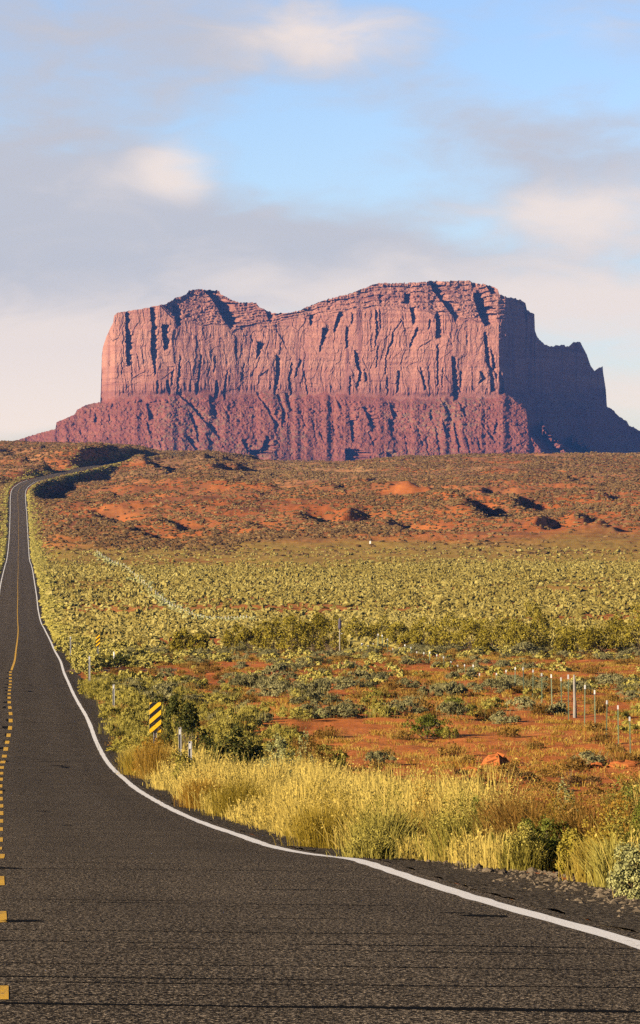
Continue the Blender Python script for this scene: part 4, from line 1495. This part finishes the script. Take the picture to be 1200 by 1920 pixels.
def keep_far(X, d, s):
    n1 = fbm(X * .02, d * .008, 67, 4)
    k = .60 + 1.0 * n1
    return np.clip(k, .06, 1) * np.where(np.abs(s) < 9, 1.4, 1) * (.1 + .9 * sstep(1080, 1230, d + 120 * vn(X * .02, d * .01, 93)))


X, D, S, r = field(165000, 1020, 2500, keep_far, 73)
n = len(X)
blob_field('hillside_scrub', X, D, np.clip(r.lognormal(-.18, .38, n), .4, 1.9), r.uniform(.35, .85, n), np.clip(.35 + .5 * fbm(X * .01, D * .006, 68, 3) + r.normal(0, .3, n), 0, 1.2), 'darkscrub',
           'scattered dark brush over the far red hillsides', 'scrub', 1, 74)
# pale green belt of brush that follows both edges of the far road
r = np.random.default_rng(75)
D = np.concatenate([np.exp(r.uniform(math.log(330), math.log(1000), 2600)), r.uniform(1000, 2150, 5200)])
side = np.where(r.uniform(0, 1, len(D)) < .6, 1, -1)
S = 4.6 + r.gamma(1.6, np.interp(D, [330, 1000, 1600], [.7, .9, 1.2]))
S = S * np.interp(D, [1500, 1700], [1.0, 1.22])
X = road_x(D) + side * S
n = len(X)
blob_field('roadside_scrub', X, D, r.uniform(.4, .85, n), r.uniform(.3, .6, n), r.uniform(.35, 1.3, n), 'rabbit', 'pale yellow-green brush lining both edges of the far road', 'scrub', 0, 76)

# ---- thicket of tall yellow-green bushes beyond the fence (column, row of foot, depth, width px, height px)
TH = [(470, 1205, 305, 60, 26), (512, 1212, 300, 64, 42), (548, 1214, 296, 62, 50), (585, 1214, 300, 70, 56), (620, 1210, 308, 56, 46), (668, 1192, 362, 50, 24), (712, 1192, 366, 52, 26),
      (745, 1196, 330, 56, 24), (800, 1204, 318, 66, 36), (842, 1208, 310, 76, 46), (885, 1212, 304, 78, 52), (930, 1212, 302, 70, 54), (972, 1212, 300, 72, 58), (1002, 1206, 312, 60, 60), (1035, 1210, 306, 66, 40),
      (1085, 1212, 298, 70, 36), (1125, 1212, 296, 76, 44), (1165, 1210, 298, 78, 54), (1205, 1212, 294, 84, 66), (440, 1196, 318, 40, 16), (770, 1206, 318, 44, 20), (1060, 1216, 290, 46, 22), (905, 1222, 288, 40, 18), (340, 1212, 285, 44, 20), (376, 1205, 300, 40, 18)]
TL = {512: 'bushy yellow-green tamarisk, left end of the tall clump by the dark-topped pole', 585: 'tallest dense tamarisk just left of the dark-topped pole', 620: 'yellow-green tamarisk right behind the dark-topped pole',
      1002: 'upright airy tamarisk with dark trunk, tallest of the middle thicket', 1205: 'big olive tamarisk cut by the right edge of the view', 885: 'broad olive tamarisk in the middle of the thicket'}
for k, (px, row, d, wp, hp) in enumerate(TH):
    X = (px - 600) / F * d
    Z = gz1(X, d)
    R = wp / F * d * .5
    Hh = -(row - hp - H) / F * d - Z
    lab = TL.get(px, 'mid-height yellow-green tamarisk in the thicket beyond the fence')
    bush('tamarisk', lab, 'bush', (X, d, Z - .05), R * 1.1, Hh * 1.30, .10, 'tamarisk', 2200, 26, 400 + k, 1.0, .03, 'tamarisks of the thicket' if px not in TL else 'tall tamarisks', .9, .2, .02)

# ---- single bushes of the near and middle ground: name, label, column, row of foot, width px, height px, material, leaf, n
SINGLE = [
    ('dry_bush', 'golden brown leafy brush at the foot of the big striped sign', 284, 1440, 74, 64, 'tuft', .035, 2400, 93.5),
    ('dry_bush', 'golden leafy brush in front of the two short marker posts', 345, 1444, 70, 40, 'rabbit', .032, 1800, 84),
    ('dark_bush', 'large dark green bush right behind the big striped sign', 345, 1392, 100, 90, 'juniper', .050, 3200, 108),
    ('dark_bush', 'blackish green top of a bush left behind the big striped sign', 303, 1352, 50, 52, 'juniper', .045, 1400, 125),
    ('dark_bush', 'spreading dark olive bush between the reflector posts and the pale bush', 440, 1430, 105, 76, 'juniper', .050, 3000, 98),
    ('leafy_bush', 'pale yellow-green leafy bush beside the spreading dark bush', 520, 1432, 62, 52, 'pale', .036, 1600, 96),
    ('leafy_bush', 'small pale leafy bush above the russet bush', 575, 1402, 40, 30, 'pale', .036, 900, 112),
    ('leafy_bush', 'round yellow-green leafy bush alone on red soil with long shadow', 800, 1386, 88, 50, 'green', .045, 2400, None),
    ('leafy_bush', 'round green leafy bush on red soil left of a dark hollow', 850, 1335, 44, 30, 'green', .05, 1300, None),
    ('leafy_bush', 'small open leafy bush in the middle of the red soil', 600, 1347, 38, 18, 'pale', .045, 700, None),
    ('dry_bush', 'russet brown twiggy bush beside the pale leafy bush', 590, 1432, 74, 60, 'brown', .030, 2200, 92),
    ('leafy_bush', 'pale green leafy clump low in front of the russet bush', 555, 1452, 60, 34, 'pale', .032, 1300, 76),
    ('sage_mound', 'long grey-green sage mound on bare red soil near the thicket', 512, 1268, 66, 26, 'sage', .08, 1300, None),
    ('sage_mound', 'wide grey-green sage mound just below the thicket, right of the fence', 985, 1232, 62, 28, 'sage', .09, 1300, None),
    ('sage_mound', 'broad grey sage mound at the right edge below the thicket', 1180, 1224, 70, 26, 'sage', .09, 1300, None),
    ('sage_mound', 'dark grey-green sage mound left of the tall wooden post', 1035, 1340, 62, 26, 'sage', .07, 1500, None),
    ('leafy_bush', 'bright yellow-green bush beside the small braced post', 236, 1238, 26, 14, 'pale', .07, 700, None),
    ('dark_bush', 'dark low bush behind the small braced post', 222, 1236, 60, 16, 'juniper', .08, 900, 233),
]
for k, (nm, lab, px, row, wp, hp, mat, leaf, n, dep_) in enumerate(SINGLE):
    if dep_ is None:
        X, d, Z = ground_at(px, row)
    else:
        d = dep_
        X = (px - 600) / F * d
        Z = gz1(X, d)
        Zr = -(row - H) / F * d
        hp = hp + max(-30, min(60, (Zr - Z) / d * F))
    bush(nm, lab, 'bush', (X, d, Z - .03), wp / F * d * .5, hp / F * d, leaf, mat, n, 20, 500 + k, 1.0, .014)

# ---- plants of the near verge on the right (column, depth, width px, height px)
NEAR = [
    ('dry_bush', 'big russet brown bush of fine twigs behind the fresh green bush', 1000, 31.8, 180, 165, 'brown', 'broom'),
    ('green_bush', 'straw-coloured feathery bush between the two big russet bushes', 1060, 31.5, 110, 120, 'grass', 'broom'),
    ('green_bush', 'straw-coloured feathery bush behind the rounded pale bush', 1165, 29, 100, 110, 'tuft', 'broom'),
    ('dry_bush', 'widest russet brown bush of fine twigs, right of the others', 1115, 31.0, 200, 165, 'brown', 'broom'),
    ('dry_bush', 'russet brown twiggy bush cut by the right edge of the view', 1200, 31.5, 140, 150, 'brown', 'broom'),
    ('dry_bush', 'russet brown stalky bush at the end of the golden grass', 945, 33.5, 120, 140, 'brown', 'broom'),
    ('dry_bush', 'golden brown brush under the big striped sign', 292, 93, 80, 90, 'tuft', 'broom'),
    ('dry_bush', 'golden brush between the big striped sign and the road', 256, 96, 60, 66, 'grass', 'broom'),
    ('green_bush', 'golden stalky bush in the grass under the spreading dark bush', 450, 62, 130, 85, 'grass', 'broom'),
    ('green_bush', 'golden stalky bush in the grass left of the low mound', 610, 42, 130, 100, 'grass', 'broom'),
    ('dry_bush', 'brown stalky bush deep in the golden grass, left of centre', 380, 68, 90, 66, 'tuft', 'broom'),
    ('dry_bush', 'brown stalky bush deep in the golden grass near the dark sprig', 800, 37, 110, 115, 'tuft', 'broom'),
    ('green_bush', 'yellow-green feathery bush in the golden grass', 720, 36, 130, 115, 'rabbit', 'broom'),
    ('green_bush', 'pale feathery bush by the end of the golden grass', 860, 33, 110, 110, 'rabbit', 'broom'),
    ('green_bush', 'fresh green bush above the russet bushes at the right edge', 1185, 40, 110, 150, 'green', 'bush'),
    ('green_bush', 'fresh yellow-green bush at the verge in front of the russet bushes', 1020, 30.6, 130, 85, 'green', 'bush'),
    ('green_bush', 'low fresh green plant between golden grass and gravel', 940, 31.5, 70, 50, 'green', 'bush'),
    ('green_bush', 'small olive bush beside the fresh yellow-green one', 1075, 28.5, 70, 75, 'tamarisk', 'bush'),
    ('green_bush', 'rounded pale green bush nearest the camera at the right edge', 1190, 24.6, 100, 85, 'pale', 'bush'),
    ('green_bush', 'yellow rabbitbrush mound beside the fresh yellow-green bush', 985, 30.2, 80, 66, 'rabbit', 'broom'),
    ('dry_bush', 'golden feathery bush between the small olive bush and the rounded pale bush', 1120, 27.6, 90, 95, 'grass', 'broom'),
    ('green_bush', 'yellow-green feathery bush just behind the rounded pale bush', 1160, 26.6, 90, 110, 'rabbit', 'broom'),
    ('green_bush', 'tall green leafy bush at the right edge above the rounded pale bush', 1205, 28.5, 90, 140, 'green', 'bush'),
    ('green_bush', 'green leafy bush rising behind the russet bushes at right', 1165, 58, 100, 70, 'green', 'bush'),
    ('green_bush', 'narrow green leafy bush behind the russet bushes', 1060, 62, 50, 60, 'pale', 'bush'),
    ('green_bush', 'dark green sprig standing inside the tall golden grass', 895, 34, 40, 95, 'green', 'broom'),
    ('green_bush', 'low yellow-green mound at the foot of the golden grass', 690, 33.5, 90, 45, 'rabbit', 'broom'),
    ('dry_bush', 'brown dry bush low in the golden grass by the gravel', 1140, 30, 80, 60, 'tuft', 'broom'),
]
for k, (nm, lab, px, d, wp, hp, mat, how) in enumerate(NEAR):
    X = (px - 600) / F * d
    Z = gz1(X, d) - .03
    R = wp / F * d * .5
    Hh = hp / F * d + max(0.0, float(road_z(d)) - Z) * .85
    if how == 'bush':
        bush(nm, lab, 'bush', (X, d, Z), R, Hh, .0085 + .00016 * d, mat, 6500, 40, 600 + k, 1.0, .006, jit=.8, up=.3)
    else:
        rr = np.random.default_rng(600 + k)
        root = tag(empty(nm, (X, d, Z)), lab, 'bush')
        n = 1100
        P2 = rr.normal(size=(n, 2)) * R * .42
        V, Q, T = stalks(rr, P2, Hh * .92 * (1 - .35 * np.clip(np.hypot(P2[:, 0], P2[:, 1]) / R, 0, 1)), .003, .7)
        link('stalks', np_mesh('stalks', V, Q, T), M[mat], root)
        V, Q, cc = crown(rr, 1600, R, Hh * 1.02, .011, 34, .9, .2 * Hh)
        link('foliage', np_mesh('foliage', V, Q), M[mat], root)

# dark brush and eroded bank behind the verge
r = np.random.default_rng(91)
for k in range(16):
    px = 640 + 38 * k + r.uniform(-12, 12)
    d = r.uniform(88, 108)
    X = (px - 600) / F * d
    bush('dry_bush', 'dark brown brush on the low bank behind the golden verge', 'bush', (X, d, gz1(X, d) - .03), r.uniform(.5, .9), r.uniform(.4, .75), .035, 'brown' if k % 3 else 'darkscrub', 900, 12, 700 + k, 1.0, .01, 'brush on the bank behind the verge', .9)

# ---------------------------------------------------------------- rocks
def rock(name, label, px, row, wp, hp, seed, group=None, dep_=None):
    X, d, Z = ground_at(px, row) if dep_ is None else ((px - 600) / F * dep_, dep_, gz1((px - 600) / F * dep_, dep_))
    nu, nv = 13, 7
    u = np.linspace(0, 2 * np.pi, nu, endpoint=False)
    v = np.linspace(0, 1, nv)
    U, Vv = np.meshgrid(u, v)
    rad = np.sqrt(np.clip(1 - Vv ** 2.2, 0, 1))
    rr = 1 + .55 * vn(np.cos(U) * 1.6 + seed, np.sin(U) * 1.6 + Vv * 2, 5) + .35 * vn(np.cos(U) * 4 + seed, np.sin(U) * 4 + Vv * 5, 6)
    x = np.cos(U) * rad * rr * wp / F * d * .5
    y = np.sin(U) * rad * rr * wp / F * d * .4
    z = Vv * hp / F * d * (1 + .2 * vn(np.cos(U) * 2 + seed, np.sin(U) * 2, 7)) - .05
    V = np.stack([x, y, z], -1).reshape(-1, 3)
    idx = np.arange(nu * nv).reshape(nv, nu)
    nx = np.roll(idx, -1, 1)
    Q = np.stack([idx[:-1], nx[:-1], nx[1:], idx[1:]], -1).reshape(-1, 4)
    o = link(name, np_mesh(name, V, Q), M['redrock'])
    o.location = (X, d, Z)
    return tag(o, label, 'rock', group)


rock('boulder', 'jagged red boulder on the soil behind the golden grass', 932, 1436, 44, 24, 3)
rock('boulder', 'low red rock right of the jagged boulder', 1118, 1440, 34, 12, 8)
rock('boulder', 'flat red rock at the right edge behind the verge', 1172, 1438, 60, 14, 12)
rock('boulder', 'small red rock lump left of the jagged boulder', 880, 1446, 40, 10, 17)

# ---------------------------------------------------------------- signs and posts
def clip_band(poly, a, b, k):
    """part of a polygon where a <= z - k*x <= b"""
    def half(p, c, sgn):
        out = []
        for i in range(len(p)):
            P, Qn = p[i], p[(i + 1) % len(p)]
            fp = sgn * (P[1] - k * P[0] - c)
            fq = sgn * (Qn[1] - k * Qn[0] - c)
            if fp >= 0:
                out.append(P)
            if fp * fq < 0:
                t_ = fp / (fp - fq)
                out.append((P[0] + (Qn[0] - P[0]) * t_, P[1] + (Qn[1] - P[1]) * t_))
        return out
    p = half(poly, a, 1)
    return half(p, b, -1) if p else []


def hazard_sign(label, X, d, ztop, hgt, wid, zground):
    root = tag(empty('hazard_sign', (X, d, zground), math.radians(8)), label, 'road sign')
    z1 = ztop - zground
    z0 = z1 - hgt
    verts, faces, mats = [], [], []
    rect = [(-wid / 2, z0), (wid / 2, z0), (wid / 2, z1), (-wid / 2, z1)]
    k = .85
    band = hgt * .162
    a = z0 - .38 * hgt + k * wid / 2
    i = 0
    while a < z1 + k * wid / 2:
        p = clip_band(rect, a, a + band, k)
        if len(p) >= 3:
            b = len(verts)
            verts += [(q[0], -.012, q[1]) for q in p]
            faces.append(tuple(range(b, b + len(p))))
            mats.append(i % 2)
        a += band
        i += 1
    b = len(verts)
    for y in (-.010, .004):
        for q in rect:
            verts.append((q[0], y, q[1]))
    faces += [(b + 4, b + 7, b + 6, b + 5)] + [(b + q, b + (q + 1) % 4, b + 4 + (q + 1) % 4, b + 4 + q) for q in range(4)]
    mats += [2] * 5
    me = bpy.data.meshes.new('sign_panel')
    me.from_pydata(verts, [], faces)
    for mm in ('yellow', 'black', 'alu'):
        me.materials.append(M[mm])
    me.polygons.foreach_set('material_index', mats)
    me.update()
    link('sign_panel', me, None, root)
    mb = MB()
    mb.box(-.05, -.035, .006, .040, -.3, z1 - .05)
    mb.box(.035, .05, .006, .040, -.3, z1 - .05)
    mb.box(-.05, .05, .040, .048, -.3, z1 - .05)
    mb.build('post', M['galv'], root)
    return root


def at(px, row, d):
    return (px - 600) / F * d, -(row - H) / F * d


X, zt = at(291, 1317, 96)
hazard_sign('large yellow and black diagonally striped hazard sign by the road', X, 96, zt, .90, .35, gz1(X, 96))
X, zt = at(183.5, 1190, 250)
hazard_sign('far small yellow and black striped hazard sign beyond the side track', X, 250, zt, .92, .33, gz1(X, 250))


def marker_post(label, px, rtop, d, wid, h, cap=True, mat='galv'):
    X, zt = at(px, rtop, d)
    zg = gz1(X, d)
    root = tag(empty('marker_post', (X, d, zg)), label, 'post', 'marker posts beside the road')
    ht = zt - zg
    mb = MB()
    mb.box(-wid / 2, -wid / 2 + .012, -.02, .02, -.3, ht)
    mb.box(wid / 2 - .012, wid / 2, -.02, .02, -.3, ht)
    mb.box(-wid / 2 + .012, wid / 2 - .012, .008, .02, -.3, ht)
    mb.build('post', M[mat], root)
    if cap:
        mb = MB()
        mb.box(-wid * .3, wid * .3, -.026, .006, ht - .20, ht - .05)
        mb.build('reflector', M['alu'], root)
    return root


marker_post('slim white marker post where the side track meets the road', 167.5, 1230, 185, .11, 1.3)
marker_post('pale marker post in the scrub up the road from the big striped sign', 213, 1283, 152, .10, 1.2)
marker_post('thin marker post right of the big striped sign, leaning bush behind', 337.5, 1364, 92, .08, 1)
marker_post('grey marker post with white reflector in the golden grass', 356.5, 1390, 86, .10, 1)
marker_post('small dull marker post far along the road beside the scrub', 132, 1193, 262, .10, 1)

# braced fence end post
X, zt = at(214, 1222, 236)
zg = gz1(X, 236)
root = tag(empty('braced_post', (X, 236, zg)), 'short white post with a slanting brace beyond the side track', 'post')
mb = MB()
mb.tube([(0, 0, -.2), (0, 0, zt - zg)], .05, 8)
mb.build('post', M['white'], root)
mb = MB()
mb.tube([(.03, 0, (zt - zg) * .6), (.19, -.1, -.05)], .03, 6)
mb.build('brace', M['white'], root)

# wire fence: steel posts with white tips
FP = [(1182, 1345), (1159.5, 1329), (1137, 1314), (1116, 1295), (1096, 1285), (1066, 1266), (1053, 1271), (1035, 1265), (1016, 1267), (999, 1260), (982, 1256), (965, 1255), (948, 1260), (931, 1266), (915, 1273), (900, 1266),
      (886, 1250), (872, 1249), (857, 1250), (844.5, 1243), (831, 1234), (818.5, 1230), (806, 1225), (795, 1226), (782, 1224), (771, 1216), (759.5, 1211), (749, 1217), (737, 1218), (727, 1200), (717.5, 1193), (708, 1191), (699, 1209),
      (673, 1207), (667, 1207), (662, 1200), (657, 1198), (651, 1198), (647, 1193), (641, 1189), (631, 1195), (624, 1205), (618, 1212)]
mb = MB()
hp_ = 1.45
mb.box(-.022, .022, -.008, .008, -.3, hp_ - .16)
mb.box(-.006, .006, .008, .034, -.3, hp_ - .16)
fp0 = tag(empty('fence_post', (0, 0, 0)), 'thin green steel fence post with a white tip', 'fence post', 'white-tipped posts of the wire fence')
mb.build('shaft', M['tpost'], fp0)
mb = MB()
mb.box(-.032, .032, -.016, .036, hp_ - .13, hp_ + .02, .9)
mb.build('white_tip', M['alu'], fp0)
for i, (px, rt) in enumerate(FP):
    d = 124 + 6.3 * i
    if i > 32:
        d = 345 + 9 * (i - 32)
    X, zt = at(px, rt, d)
    zg = gz1(X, d)
    o = fp0 if i == 0 else copy_tree(fp0)
    o.location = (X, d, zt - hp_)
    if zt - hp_ > zg + .1:
        o.location.z = zg
        o.scale = (1.2, 1.2, max(.7, (zt - zg) / hp_))
    sc_ = np.interp(d, [124, 350], [1.0, 1.7])
    o.scale[0] = sc_
    o.scale[1] = sc_
    o.rotation_euler = (random.uniform(-.03, .03), random.uniform(-.03, .03), random.uniform(-.4, .4))
    if i == 0:
        o['label'] = 'nearest white-tipped green steel fence post, lowest at the right'
    else:
        o['label'] = 'thin green steel fence post with a white tip'

# tall weathered wooden post in the fence line
X, zt = at(1077.5, 1265, 157)
zg = gz1(X, 157)
root = tag(empty('wooden_post', (X, 157, zg)), 'tall silvery wooden post standing in the fence line', 'post')
mb = MB()
hh = zt - zg
mb.tube([(0, 0, -.3), (.005, 0, hh * .4), (-.015, 0, hh * .8), (-.02, 0, hh)], [.085, .075, .062, .052], 10)
mb.build('post', M['greywood'], root)
mb = MB()
mb.tube([(.075, .02, -.2), (.05, .05, hh * .42)], [.05, .035], 8)
mb.build('prop', M['greywood'], root)

# white corner posts with rail and brace
for (px, rt, lab) in ((679, 1206, 'thick white corner post of the fence with a slanting brace'), (690, 1210, 'white fence corner post right of the braced one')):
    d = 300
    X, zt = at(px, rt, d)
    zg = gz1(X, d)
    root = tag(empty('corner_post', (X, d, zg)), lab, 'post', 'white corner posts of the fence')
    mb = MB()
    mb.tube([(0, 0, -.2), (0, 0, zt - zg)], [.11, .10], 10)
    mb.build('post', M['white'], root)
    if px == 679:
        mb = MB()
        mb.tube([(-.08, 0, (zt - zg) * .75), (-1.05, -.6, .05)], .05, 6)
        mb.build('brace', M['greywood'], root)

# pole with dark purple panel
d = 286
X, zt = at(637, 1159, d)
zg = gz1(X, d)
root = tag(empty('pole', (X, d, zg)), 'tall thin pole with a narrow dark purple panel at its top', 'pole')
mb = MB()
mb.tube([(0, 0, -.3), (0, 0, zt - zg - .2)], [.06, .05], 8)
mb.build('post', M['greywood'], root)
mb = MB()
mb.tube([(0, 0, zt - zg - 1.0), (0, 0, zt - zg - .85), (0.01, 0, zt - zg - .3), (0, 0, zt - zg)], [.09, .16, .14, .05], 10)
mb.build('panel', M['purple'], root)

# far fence line climbing the valley floor, overgrown with pale brush
FL = [(182, 1038), (196, 1050), (212, 1058), (232, 1064), (250, 1082), (270, 1098), (292, 1118), (318, 1140), (345, 1152), (372, 1163), (400, 1167), (435, 1167), (468, 1165)]
fx = np.array([p[0] for p in FL], float)
fy = np.array([p[1] for p in FL], float)
seg = np.concatenate([[0], np.cumsum(np.hypot(np.diff(fx), np.diff(fy)))])
mb = MB()
mb.box(-.045, .045, -.04, .04, -.2, 1.15)
far0 = mb.build('far_fence_post', M['alu'])
tag(far0, 'pale fence post in the far line slanting across the scrub', 'fence post', 'posts of the far slanting fence')
lx, ld = [], []
for i, sgm in enumerate(np.linspace(0, seg[-1], 58)):
    px, row = np.interp(sgm, seg, fx), np.interp(sgm, seg, fy)
    X, d, Z = ground_at(px, row)
    o = far0 if i == 0 else far0.copy()
    if i:
        C.objects.link(o)
    o.location = (X, d, Z)
    k = np.interp(d, [400, 1000], [.75, 1.15])
    o.scale = (k, k, k * random.uniform(.8, 1.1))
    for q in range(6):
        lx.append(X + random.gauss(0, .8))
        ld.append(d + random.gauss(0, 2.5))
lx = np.array(lx)
ld = np.array(ld)
n = len(lx)
r = np.random.default_rng(5)
blob_field('fence_brush', lx, ld, r.uniform(.4, .8, n), r.uniform(.4, .7, n), r.uniform(.6, 1.3, n), 'pale', 'pale brush caught along the far slanting fence', 'brush', 0, 78)

# small white marker far out on the golden flat
X, d, Z = ground_at(694, 1020)
mb = MB()
mb.box(-.28, .28, -.2, .2, -.2, .95)
mb.box(-.32, .32, -.25, .25, .95, 1.05)
o = mb.build('marker_box', M['white'])
o.location = (X, d, Z)
tag(o, 'tiny white marker box far out on the golden flat', 'marker')

# ---------------------------------------------------------------- haze
m = bpy.data.materials.new('evening_haze')
m.use_nodes = True
ht = NT(m.node_tree)
ho = ht.n('ShaderNodeOutputMaterial')
pv = ht.n('ShaderNodeVolumePrincipled')
pv.inputs['Color'].default_value = (.12, .33, 1.0, 1)
pv.inputs['Density'].default_value = 3.0e-5
ht.link(pv.outputs[0], ho.inputs['Volume'])
mb = MB()
mb.box(-13500, 14500, -80, 8700, float(GZ.min()) - 1.0, 360)
hz = mb.build('haze', m)
tag(hz, 'thin blue evening haze over the plain', 'haze', kind='stuff')
